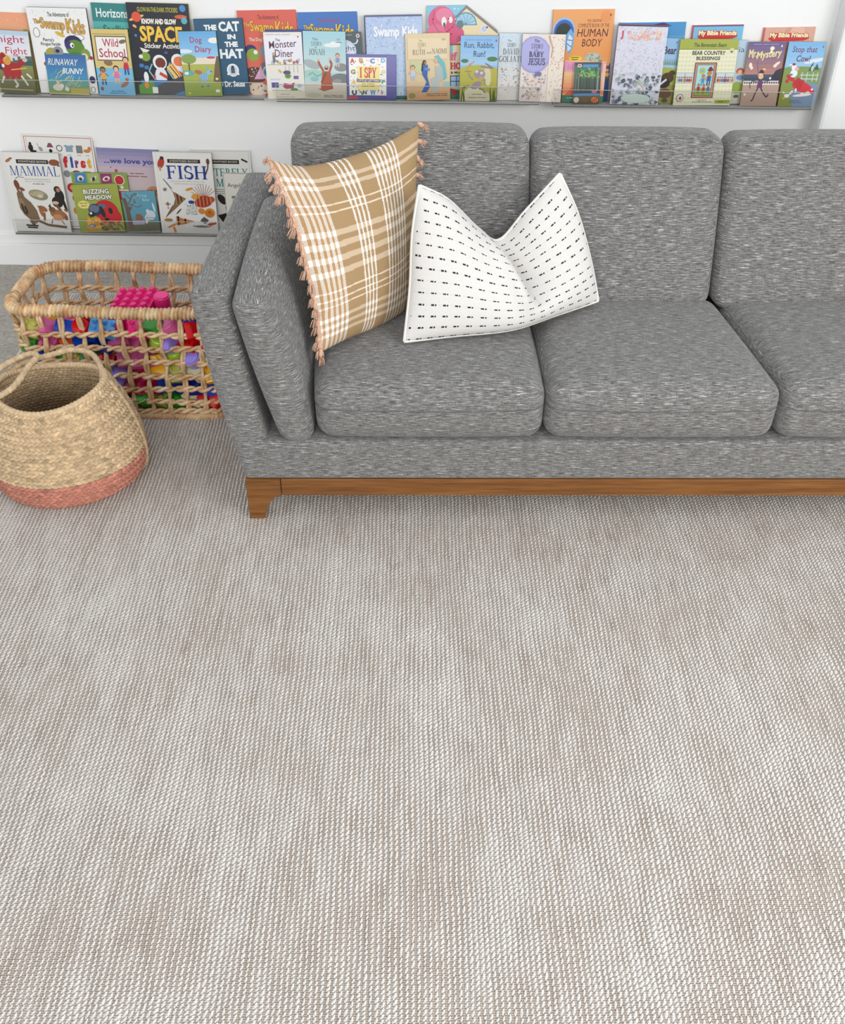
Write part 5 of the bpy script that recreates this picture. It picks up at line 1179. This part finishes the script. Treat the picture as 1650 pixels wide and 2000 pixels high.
def a_bb(A):
    A.r(0, 0, 1, 1, '#e9e6c4')
    for k in range(0, 16): A.r(k / 16, 0, k / 16 + .03, 1, '#e0ddae'); A.z -= 1
    A.z += 1
    for k in range(0, 16): A.r(0, k / 16, 1, k / 16 + .03, '#ece9cf'); A.z -= 1
    A.z += 1; A.r(0, .855, 1, 1, '#a4ad3c').r(0, .845, 1, .858, '#8a9430').t('The Berenstain Bears', .24, .80, .885, .945, '#33371a', .02, .1)
    A.t('BEAR COUNTRY', .23, .80, .765, .83, '#2e2b22', .03).t('BLESSINGS', .31, .72, .69, .745, '#2e2b22', .03).e(.90, .83, .045, .045, '#ddd4a0').e(.90, .815, .02, .015, '#3a5a8a')
    A.r(.0, .34, 1, .50, '#8a8f5a').r(0, .345, .30, .495, '#c8dce4').r(.70, .345, 1, .495, '#c8dce4')
    rg = random.Random(5)
    for x in list(np.linspace(.03, .27, 8)) + list(np.linspace(.73, .98, 8)): A.e(x, .385, .018, .030, rg.choice(['#c87a3a', '#b83a3a', '#5a7aa8', '#7a5a9a', '#d8a84a'])); A.e(x, .43, .014, .014, '#b87a48')
    A.r(.15, .345, .155, .495, '#3a4440').r(.85, .345, .855, .495, '#3a4440')
    A.r(.30, .115, .68, .655, '#6e4436').r(.315, .127, .665, .643, '#c08878').r(.345, .15, .635, .62, '#5a3a30').r(.352, .156, .628, .614, '#a8dce0').r(.352, .156, .628, .26, '#8ab04a').e(.44, .53, .06, .055, '#b4c860').e(.44, .53, .03, .028, '#8fb0b8').e(.58, .57, .02, .015, '#a84a8a')
    for x, y, s_, top, lg in ((.47, .30, .18, '#3a9ac4', '#3a9ac4'), (.57, .31, .22, '#3a5a9a', '#3f4a84'), (.41, .19, .15, '#8a2a4a', '#8a2a4a'), (.50, .18, .15, '#a83a30', '#c83028'), (.58, .19, .14, '#4a5ab0', '#4a5ab0')): A.kid(x, y, s_, top, lg, '#b87034', '#c8864a')
    A.e(.58, .545, .05, .02, '#6a1e24').e(.58, .565, .03, .03, '#7a242c').e(.11, .115, .065, .065, '#7a98a8').e(.11, .115, .052, .052, '#e8e4d0').e(.115, .11, .025, .03, '#b84034')
    A.t('Inspired by', .42, .58, .075, .09, '#3a3a30', .02).t('Jan & Mike Berenstain', .34, .68, .045, .062, '#3a3a30', .02).r(.73, .03, .99, .085, '#a4ad3c').t('~LEVEL 1', .78, .94, .045, .068, '#5a6420')
book('picture_book', PB, 'blessing', '#e9e6c4', a_bb, 'wide cream gingham book with an olive band on top and a framed family picture', '#a4ad3c', .008)
def mbf(A, bg): 
    A.p([(.11, .85), (.16, .93), (.88, .915), (.90, .85), (.80, .825), (.20, .815)], '#c81f2c'); A.t('My Bible Friends', .13, .88, .855, .935, '#f7ecb8', .045, out='#b01824', ow=.008, tilt=-.006); A.t('~a collection of stories', .3, .72, .795, .812, '#5a6a8a')
def a_m1(A): A.grad(0, 0, 1, 1, '#8fcde8', '#6fb8de', 4); A.r(0, .98, 1, 1, '#7a4a6a').r(0, 0, .025, 1, '#c43a4a'); mbf(A, 0)
book('picture_book', PB, 'mbfb', '#6fb8de', a_m1, 'light blue book with a red ribbon title behind the cream gingham book', '#c23444', .010)
def a_ju(A):
    A.grad(0, 0, 1, 1, '#c8ccb4', '#b4cde8', 6); A.t('Julia', .52, .92, .79, .90, '#50566a').t('S', .62, .72, .70, .78, '#50566a'); A.e(.88, .52, .10, .08, '#b85a34').e(.88, .50, .06, .06, '#e8b490').e(.9, .42, .1, .06, '#6a8ac0').e(.85, .26, .14, .14, '#98ac4a').e(.86, .12, .07, .04, '#6a5648').r(.6, 0, 1, .06, '#c8c4b8')
book('picture_book', PB, 'julia', '#b4cde8', a_ju, 'pale blue book with a red-haired child, wedged between gingham book and purple dusk book', '#9aa4b4', .007)
def a_my(A):
    A.grad(0, .45, 1, 1, '#c88a74', '#5a4c86', 8); A.grad(0, .36, 1, .5, '#2c3c54', '#4a5068', 3); A.p([(.72, .42), (.84, .56), (1, .60), (1, .4)], '#23283a').e(.52, .575, .08, .03, '#e88a4a').e(.52, .58, .03, .02, '#f8e6a0')
    A.t('Mr.', .04, .26, .765, .885, '#ecd9a0', .03).t('Mystery', .26, .93, .70, .85, '#ecd9a0', .03, out='#4a3a5a', ow=.004, tilt=.05).t('~USBORNE FIRST READING', .12, .84, .955, .968, '#b4a8cc').e(.90, .935, .02, .03, '#e8e0f0').e(.65, .90, .06, .05, '#f4efc8').e(.64, .85, .035, .04, '#f4efc8')
    A.e(.13, .64, .045, .07, '#f2e8cc', 10).e(.17, .60, .04, .04, '#f2e8cc').e(.16, .76, .012, .02, '#f2e8cc').e(.84, .66, .10, .035, '#f2e8cc', 35).e(.80, .63, .05, .04, '#f2e8cc')
    A.r(0, 0, 1, .36, '#b89a8a').r(0, .385, .97, .40, '#ece6da').r(0, .335, .97, .35, '#ece6da')
    for k in range(16): A.r(k * .062, .34, k * .062 + .02, .39, '#ece6da')
    A.e(.44, .49, .075, .045, '#f0c89a').e(.46, .46, .07, .055, '#eebd88').r(.38, .52, .54, .53, '#30283a').p([(.40, .53), (.52, .53), (.50, .57), (.42, .57)], '#30283a').p([(.40, .40), (.52, .40), (.54, .29), (.39, .29)], '#6a3a6c').line([(.30, .70), (.36, .56), (.40, .47)], .016, '#7a6a8a')
    A.line([(.43, .29), (.36, .18), (.33, .10), (.28, .08)], .03, '#2c2838').line([(.50, .29), (.60, .20), (.70, .14), (.74, .19)], .03, '#2c2838').line([(.52, .38), (.70, .40), (.72, .42)], .02, '#6a3a6c').e(.72, .44, .03, .03, '#f4efe8').line([(.40, .38), (.24, .40), (.18, .34), (.22, .28)], .018, '#3a3448').r(.06, .17, .12, .20, '#e8e4dc')
book('picture_book', PB, 'mystery', '#7a6488', a_my, 'purple dusk book with a long-legged man strolling past two flamingos', '#c4b04a', .0075)
def a_m2(A): A.grad(0, 0, 1, 1, '#e2a48c', '#dba792', 4); A.speck(.1, .5, 1, .98, 12, ['#e6b49c', '#d49a84'], .08, .16, 3); A.r(0, 0, .03, 1, '#d05a64'); A.r(.03, 0, .3, .4, '#7a3030'); mbf(A, 0)
book('picture_book', PB, 'mbfp', '#dda592', a_m2, 'peach book with a red ribbon title, rear of the right ledge end', '#cf5a68', .010)
def a_co(A):
    A.grad(0, .62, 1, 1, '#9cc8ea', '#6fb0e4', 5); A.e(.8, .72, .3, .05, '#dce8f0', 12).t('~USBORNE FIRST READING', .12, .80, .955, .968, '#8aa0d0').e(.94, .93, .018, .03, '#8a4a7a')
    A.t('Stop that', .13, .80, .815, .935, '#6a2350', .01, .12).t('Cow!', .28, .66, .70, .80, '#6a2350', .02, .12)
    A.e(.5, .55, .7, .13, '#7f9448').r(0, .30, 1, .58, '#7d9a4a').p([(.66, .56), (.74, .70), (.82, .56)], '#2c5638').p([(.80, .58), (.87, .68), (.94, .58)], '#2c5638').p([(0, .0), (0, .32), (.45, .3), (.42, 0)], '#8a9440').p([(.40, 0), (.30, .18), (.42, .42), (1, .36), (1, 0)], '#7c94b0')
    for x in (.50, .64, .80, .92): A.r(x, .40, x + .025, .54, '#c4d0d4')
    A.r(.46, .49, .97, .505, '#c4d0d4').r(.46, .43, .97, .445, '#c4d0d4').e(.76, .60, .035, .07, '#c8ced4').e(.76, .68, .03, .03, '#8aa0a8')
    A.e(.58, .31, .30, .13, '#d41f2e', -18).e(.22, .45, .14, .06, '#cc1c2c', -30).e(.82, .24, .12, .07, '#d41f2e').p([(.30, .38), (.42, .46), (.62, .40), (.50, .24)], '#c01828').e(.62, .185, .26, .035, '#f0ece8', 6).e(.62, .20, .06, .04, '#f4f0ec').e(.76, .21, .07, .055, '#f4f0ec').e(.86, .275, .03, .025, '#f4f0ec').e(.14, .40, .05, .05, '#cc1c2c').e(.42, .26, .025, .05, '#f0ece8').line([(.46, .40), (.56, .32)], .012, '#8a0f1c')
    A.e(.28, .52, .10, .10, '#eef0f0').e(.26, .61, .07, .07, '#f2f2f2').e(.345, .59, .06, .05, '#eaa8b8').e(.24, .66, .05, .03, '#8a2038').e(.16, .65, .05, .02, '#e8e8e8').e(.22, .50, .04, .03, '#5a8ab0')
    A.e(.20, .17, .075, .05, '#eef0ee').e(.10, .22, .04, .02, '#eef0ee', -40).e(.30, .22, .03, .07, '#eef0ee', -40).e(.12, .13, .04, .02, '#e0b04a').t('~Illustrated by Alex', .28, .64, .06, .075, '#4a5a74').t('~Heather Amery', .30, .60, .09, .105, '#4a5a74')
book('picture_book', PB, 'cow', '#7fb8e6', a_co, 'blue and green book with a cow driving a round red car, at the right end', '#6a8a3a', .0075)

# ------------------------------------------------------------------ lower ledge
def eyewit(A, title, tc, x0, x1, y0, y1):
    A.r(.03, .0, .035, 1, '#cfccc4').r(.24, .865, .80, .915, '#1c1a18').t('EYEWITNESS BOOKS', .28, .77, .877, .903, '#d8d2c4', serif=False, bold=.01); A.t(title, x0, x1, y0, y1, tc, serif=True)
def a_ma(A):
    eyewit(A, 'MAMMAL', '#1f4f9c', .10, .965, .715, .835)
    A.t('Discover the world of mammals in', .33, .78, .665, .682, '#55524c').t('close-up - their behavior, history,', .33, .79, .635, .652, '#55524c').t('~and secret lives', .46, .68, .607, .622, '#55524c')
    A.e(.10, .90, .055, .025, '#b46a48', 30).e(.15, .925, .03, .015, '#8a5a3a').e(.90, .885, .095, .055, '#8a4f30').p([(.94, .84), (1, .84), (.97, .87)], '#6a3a24')
    A.e(.17, .60, .045, .085, '#7a3f2c', 12).e(.24, .545, .06, .03, '#8a4c34', -20).line([(.16, .67), (.22, .70), (.32, .69)], .009, '#4a3a34')
    A.e(.52, .475, .17, .09, '#8f8a76', -12).e(.50, .49, .13, .05, '#b7aa8c').e(.55, .46, .05, .03, '#d6c9a8').e(.43, .52, .05, .025, '#a8977a', 30)
    # ape
    A.e(.89, .45, .085, .14, '#1f1a18', -8).e(.84, .39, .10, .10, '#24201d').e(.87, .55, .06, .06, '#241d1a').e(.885, .545, .035, .04, '#b87a60').line([(.92, .48), (.96, .36), (.985, .28)], .05, '#1f1a18').line([(.80, .36), (.86, .30), (.88, .25)], .05, '#7a4a3a').e(.80, .38, .06, .03, '#d8b09c').line([(.94, .3), (.99, .27)], .04, '#8a5648')
    # kangaroo
    A.e(.20, .48, .055, .055, '#7a6248').p([(.14, .58), (.165, .50), (.20, .52)], '#6a543c').p([(.25, .58), (.215, .50), (.24, .51)], '#6a543c').e(.185, .455, .03, .035, '#8e7658').p([(.14, .50), (.24, .50), (.27, .44), (.36, .38), (.44, .28), (.47, .15), (.38, .10), (.30, .15), (.20, .22), (.15, .30), (.14, .40)], '#7d654b').e(.19, .37, .05, .085, '#927b60', 8).line([(.42, .15), (.60, .09), (.93, .065)], .045, '#6f573e').line([(.30, .15), (.36, .07)], .055, '#6a543c').line([(.20, .082), (.42, .075)], .028, '#1c1816').line([(.22, .055), (.40, .05)], .028, '#1c1816').line([(.19, .36), (.21, .26), (.26, .22)], .035, '#3a2e24').line([(.24, .33), (.27, .24)], .03, '#2c231c')
    A.e(.52, .26, .035, .09, '#a8683e', 12).e(.56, .30, .08, .045, '#9c6440', -30).p([(.46, .34), (.53, .33), (.50, .28)], '#8a5a3c').line([(.57, .25), (.55, .14)], .035, '#8a5232').e(.82, .23, .15, .085, '#a06c42', -12).e(.72, .29, .06, .05, '#7c5434').e(.80, .19, .09, .06, '#c48c64').p([(.66, .33), (.70, .37), (.71, .30)], '#3a2a20').line([(.85, .16), (.90, .10)], .02, '#c07a5a').line([(.70, .17), (.67, .11)], .02, '#9a5a44').e(.95, .19, .03, .05, '#8a5230')
book('picture_book', PB, 'mammal', '#e9e6df', a_ma, 'tall white book titled MAMMAL with a kangaroo and an ape', '#c9c6be', .009)
def a_fi(A):
    A.r(.02, .02, .98, .98, '#c24a3c').r(.028, .026, .972, .974, '#efede8'); A.r(.05, .03, .06, .97, '#e0b8b0')
    rg = random.Random(6)
    ic = [(.10, '#26221f'), (.24, '#9a9aa0'), (.37, '#8a4a5a'), (.50, '#2c2a28'), (.64, '#8aa4b4'), (.78, '#8c7a6a'), (.90, '#c8863a')]
    A.e(.10, .86, .035, .05, ic[0][1]).e(.10, .90, .02, .025, ic[0][1]).e(.13, .825, .05, .015, ic[0][1]).e(.24, .85, .035, .025, '#a4a09a', -50).line([(.20, .91), (.22, .86)], .01, '#a4a09a').p([(.33, .87), (.36, .915), (.40, .915), (.43, .87)], ic[2][1]).e(.38, .835, .025, .025, '#222222')
    A.e(.51, .865, .045, .045, ic[3][1]).e(.51, .865, .034, .034, '#efede8').r(.60, .83, .70, .895, ic[4][1]).p([(.57, .89), (.62, .905), (.62, .87)], ic[4][1]).p([(.73, .89), (.68, .905), (.68, .87)], ic[4][1]).r(.75, .82, .84, .90, ic[5][1]).r(.77, .84, .80, .88, '#5a90a0').e(.90, .845, .05, .025, ic[6][1]).e(.94, .87, .025, .03, ic[6][1])
    for x in (.12, .25, .37, .50, .64, .78, .90): A.r(x - .03, .795, x + .03, .80, '#8a8884')
    for ch, x0, x1, y0, y1, c_ in (('f', .535, .60, .665, .785, '#cc2430'), ('i', .635, .675, .665, .785, '#2456a8'), ('r', .70, .755, .665, .745, '#8a2f6a'), ('s', .78, .855, .665, .745, '#d02a2e'), ('t', .875, .935, .665, .78, '#e6b23a')): A.t(ch, x0, x1, y0, y1, c_, .09)
    A.t('my', .36, .48, .775, .785, '#222222')
    A.e(.56, .60, .05, .05, '#8f9296').e(.70, .62, .05, .025, '#22201e').e(.70, .60, .05, .05, '#c23038').r(.80, .57, .91, .63, '#2f6a34').e(.95, .60, .035, .03, '#b0304a').e(.94, .58, .02, .02, '#3a7a3a')
    A.e(.60, .45, .07, .07, '#cc2a2c').e(.60, .45, .03, .03, '#efb0a0').e(.62, .34, .04, .05, '#a07040').e(.60, .2, .035, .05, '#e0953a').e(.70, .2, .035, .05, '#c82a34').e(.70, .12, .05, .035, '#1c1a1a').e(.1, .5, .06, .05, '#6a8ab0').e(.3, .5, .05, .05, '#c8a04a').r(.3, .05, .4, .15, '#4a8a5a')
book('picture_book', PB, 'first', '#efede8', a_fi, 'large white picture dictionary with rainbow "first" lettering, behind the MAMMAL book', '#d8d4cc', .010, .012)
def a_bu(A):
    A.r(0, 0, 1, 1, '#8aa04a'); 
    for x, c_ in ((.06, '#3a84c4'), (.29, '#a8b468'), (.52, '#94306a')): A.r(x, .82, x + .20, .985, c_)
    A.e(.16, .90, .06, .05, '#e4e0d4', 20).e(.16, .885, .03, .03, '#3c3a30').e(.39, .90, .07, .025, '#d8d8c8', 30).e(.39, .89, .025, .04, '#22221e', -20).e(.62, .90, .07, .04, '#e8dcd8', 20).e(.62, .895, .035, .025, '#8c2430', 20).e(.85, .88, .09, .09, '#f0ece4').e(.85, .88, .078, .078, '#c4202c').r(.70, .55, 1, .72, '#c8204a').e(.88, .76, .03, .03, '#e8e0c8').r(.72, .70, 1, .72, '#e8e0d0')
book('board_book', 'board book', 'bugs', '#8aa04a', a_bu, 'green board book with a row of coloured insect tabs along its top', '#5f7a34', .009, .018, False)
def a_me(A):
    A.r(0, 0, 1, 1, '#99a440').grad(0, .02, 1, .98, '#8f9c3c', '#a4ac48', 4)
    A.t('BUZZING', .23, .79, .80, .90, '#f6f4ec', .03, out='#24261a', ow=.010, tilt=.0).t('MEADOW', .25, .84, .68, .775, '#f6f4ec', .03, out='#24261a', ow=.010)
    A.e(.19, .585, .125, .085, '#e8dc7a').p([(.22, .53), (.30, .53), (.34, .45)], '#e8dc7a').t('Now see', .11, .27, .60, .635, '#6a3020', .02).t('them!', .13, .25, .545, .58, '#6a3020', .02)
    A.e(.66, .42, .27, .25, '#c21622', -28).e(.72, .36, .27, .19, '#c81a26', -30).e(.42, .47, .15, .13, '#2a3248').e(.40, .49, .11, .085, '#66728c').e(.58, .54, .09, .055, '#5a6880').e(.57, .42, .05, .13, '#181a22', 15).e(.75, .44, .045, .07, '#16161c', 10).e(.64, .26, .05, .035, '#16161c').e(.33, .38, .08, .06, '#14161c').e(.31, .40, .03, .025, '#eef0ee').line([(.88, .16), (1, .02)], .02, '#3a2218').line([(.30, .33), (.24, .28)], .02, '#14161c')
    A.speck(.14, .05, .55, .28, 60, ['#e89a2a', '#f0b040', '#d8822a', '#e4a83a'], .03, .055, 4).speck(.45, .03, .9, .2, 60, ['#8a6a34', '#5a4a2c', '#b88a3a', '#6a5a2a'], .02, .045, 9).r(.21, .105, .36, .155, '#2a7aa8').t('~PRIDDY', .23, .34, .115, .145, '#e8f0f4', .02).r(0, 0, 1, .02, '#b4a85a')
book('board_book', 'board book', 'meadow', '#99a440', a_me, 'olive green board book with a big red ladybird under white capitals', '#6a7430', .010, .014, False)
def a_lo(A):
    A.grad(0, 0, 1, .8, '#e0cfb4', '#c8b4c0', 8); A.grad(0, .78, 1, 1, '#c4b0c8', '#8482ac', 5); A.t('...we love you', .10, .96, .80, .885, '#3c4a8c', .03, .1).e(.20, .77, .01, .01, '#3c4a8c')
    A.t('~Mark Sperring', .50, .74, .695, .715, '#8a5a5a').t('~Sebastien Braun', .45, .80, .66, .68, '#8a5a5a')
    A.e(.16, .56, .16, .06, '#dcb894').line([(.26, .56), (.27, .70)], .06, '#dcb894').line([(.36, .56), (.37, .66)], .05, '#dcb894').e(.28, .73, .025, .025, '#b84038').e(.375, .68, .02, .02, '#7a4430')
    A.e(.86, .45, .14, .14, '#c88a60').e(.73, .46, .04, .05, '#9a5f44').e(.86, .40, .085, .06, '#dcc8a0').e(.82, .50, .012, .014, '#4a3028').e(.90, .50, .012, .014, '#4a3028').e(.86, .22, .14, .16, '#c88a60').r(0, 0, 1, .1, '#a88f78')
book('picture_book', PB, 'love', '#a89aa8', a_lo, 'dusky lilac book with a brown bear face, behind the ladybird and teal bear books', '#6a6890', .009)
def a_fg(A):
    A.grad(0, .2, 1, 1, '#4f93a4', '#5f9fb4', 4); A.grad(0, 0, 1, .26, '#54603e', '#6a6450', 3)
    A.p([(.06, .1), (.04, .6), (.0, .85), (.10, .85), (.17, .62), (.34, .72), (.17, .52), (.22, .1)], '#6a4e40').line([(.1, .6), (.3, .9), (.42, .95)], .03, '#6a4e40').line([(.14, .7), (.42, .62), (.56, .66)], .025, '#6a4e40').line([(.26, .80), (.1, .95)], .025, '#6a4e40').speck(.1, .6, .6, .95, 20, ['#7a5a48', '#5a8a94'], .02, .035, 3)
    A.t('Frog', .46, .74, .85, .93, '#b4d0d4').t('Bear', .60, .82, .76, .83, '#b4d0d4'); A.e(.78, .42, .14, .14, '#cdd4da').e(.66, .36, .08, .09, '#c4ccd4').e(.70, .52, .05, .06, '#d4dade').e(.90, .60, .03, .15, '#c8dce4', 10).e(.42, .36, .11, .12, '#8a5c42').e(.35, .44, .03, .03, '#8a5c42').r(.2, .20, .56, .30, '#a8a4bc').e(.62, .26, .04, .05, '#e4dcd0').t('~Susan Hollander', .62, .92, .345, .365, '#5a6470').r(0, 0, 1, .04, '#8a8a78')
book('board_book', 'board book', 'frog', '#5597a8', a_fg, 'small teal board book with bare tree, brown bear and white cloud figure', '#4a7480', .010, .014, False)
def a_fs(A):
    A.r(.0, 0, 1, 1, '#eceae4').r(.05, .0, .055, 1, '#d4d2cc').r(.24, .875, .80, .92, '#1c1a18'); A.t('EYEWITNESS BOOKS', .28, .76, .885, .91, '#d8d2c4', .01).t('FISH', .21, .89, .68, .845, '#223f94', serif=True, out='#223f94', ow=.004)
    A.t('Discover the world of fish in close-up - their', .26, .84, .645, .66, '#55524c').t('behavior, history, and secret lives', .31, .80, .615, .63, '#55524c')
    A.e(.125, .87, .055, .095, '#b8402c', -22).e(.15, .93, .035, .03, '#4a2820').e(.10, .80, .02, .04, '#b4a890', 0).e(.93, .90, .03, .05, '#6a4432', 0).line([(.93, .88), (.92, .82), (.87, .74)], .022, '#5a3628')
    A.p([(.13, .68), (.28, .52), (.49, .44), (.30, .32), (.10, .20), (.26, .36), (.30, .44), (.27, .52)], '#8a6a4c').p([(.30, .52), (.46, .445), (.31, .36)], '#7a4c30')
    for k in range(5): A.line([(.31 + k * .03, .51 - k * .012), (.32 + k * .03, .36 + k * .014)], .009, '#3f2c20' if k % 2 else '#caa87c')
    A.line([(.13, .68), (.26, .56)], .012, '#3a2c24').line([(.10, .20), (.25, .36)], .01, '#3a2c24').e(.14, .55, .035, .03, '#8a8478', 20).e(.16, .37, .05, .02, '#b89a84').e(.16, .37, .015, .04, '#a0603c').e(.16, .32, .018, .014, '#88847c')
    A.e(.56, .56, .07, .022, '#e0952f', 18).e(.575, .40, .055, .030, '#24469a').e(.34, .28, .07, .012, '#4a4a48', 45)
    A.speck(.46, .24, .68, .38, 60, ['#55534e', '#8a877e'], .004, .010, 3).e(.56, .30, .10, .07, '#dcdad2').speck(.47, .25, .66, .36, 40, ['#6a685f'], .004, .009, 5)
    # striped, spiny red fish
    for a in range(35, 160, 13): A.line([(.80, .44), (.80 + .24 * math.cos(math.radians(a)), .44 + .19 * math.sin(math.radians(a)))], .008, '#a86a50')
    A.e(.79, .41, .16, .10, '#b4442a', 12).e(.93, .44, .06, .05, '#c05a34').e(.66, .47, .075, .05, '#e0a040', 10).e(.88, .27, .09, .08, '#dc8c34', 20).e(.74, .29, .06, .05, '#d88a3a', -20)
    for k in range(9): A.line([(.66 + k * .032, .49 - .004 * k), (.665 + k * .032, .335 + .006 * k)], .010, '#6a2418' if k % 2 else '#e0a078')
    for a in range(200, 340, 16): A.line([(.88, .30), (.88 + .10 * math.cos(math.radians(a)), .30 + .09 * math.sin(math.radians(a)))], .006, '#a85020')
    A.e(.14, .17, .075, .028, '#a8803a').p([(.28, .22), (.40, .19), (.60, .16), (.40, .12), (.28, .10)], '#c87c3c').r(.30, .11, .33, .22, '#1c1815').r(.42, .13, .45, .19, '#1c1815').e(.20, .10, .10, .018, '#d8883a', 25).line([(.22, .08), (.24, .01)], .04, '#e08a3c').p([(.70, .17), (.77, .22), (.85, .175), (.78, .13)], '#5a5654').line([(.56, .10), (.86, .095)], .012, '#555d60').e(.72, .095, .13, .020, '#7c8484').e(.90, .13, .085, .020, '#b84030', 8).line([(.84, .09), (.97, .15)], .014, '#c8503c')
book('picture_book', PB, 'fish', '#eceae4', a_fs, 'tall white book titled FISH with a striped orange lionfish', '#c9c6be', .009)
def a_mo(A):
    A.r(0, 0, 1, 1, '#e9e7e1').r(.02, .985, .98, .99, '#c4c2ba').r(.965, .02, .972, .98, '#c8c6be').r(.30, .835, .80, .885, '#1c1a18').t('EYEWITNESS BOOKS', .33, .77, .85, .872, '#d8d2c4', .01).line([(.84, .895), (.94, .86)], .03, '#2c2a26')
    A.t('BUTTERFLY', .08, .93, .685, .78, '#2d8a80', serif=True, out='#2d8a80', ow=.002).t('& MOTH', .38, .82, .56, .655, '#2d8a80', serif=True, out='#2d8a80', ow=.002)
    for k, y in enumerate((.52, .495, .47)): A.r(.3, y, .9 - .1 * k, y + .008, '#8a8880')
    A.e(.45, .40, .06, .10, '#26241f', 35).e(.62, .38, .08, .035, '#7a9a5a', -50).e(.55, .32, .05, .09, '#1c1a18', -20).p([(.35, .20), (.55, .24), (.75, .15), (.72, .05), (.5, .03)], '#1c1210').e(.62, .11, .10, .06, '#a83424').e(.50, .15, .06, .04, '#5a1c14').e(.2, .3, .14, .12, '#c8863a')
book('picture_book', PB, 'moth', '#e9e7e1', a_mo, 'white butterfly and moth book with teal lettering, behind the cream book', '#c9c6be', .009)
def a_an(A):
    A.r(0, 0, 1, 1, '#e6e3d6').r(.0, .985, 1, 1, '#b4b2a8'); A.t("Angelina's", .08, .60, .745, .835, '#24221f', .0).t('Birthday', .64, .95, .745, .835, '#24221f'); A.p([(.16, .62), (.5, .66), (.8, .63), (.8, .25), (.5, .2), (.18, .24)], '#c8bcb0').p([(.18, .60), (.5, .64), (.78, .61), (.78, .27), (.5, .22), (.2, .26)], '#d8dcc8').e(.36, .45, .14, .10, '#b4c888').e(.22, .32, .06, .05, '#b84a44').e(.20, .60, .05, .03, '#8a7868').r(.0, .0, .02, .98, '#c8c4b8'); A.r(.30, .62, .60, .63, '#6a9a88')
book('picture_book', PB, 'angel', '#e6e3d6', a_an, 'small cream book with plain black lettering nearest the sofa arm', '#d4d0c2', .008)
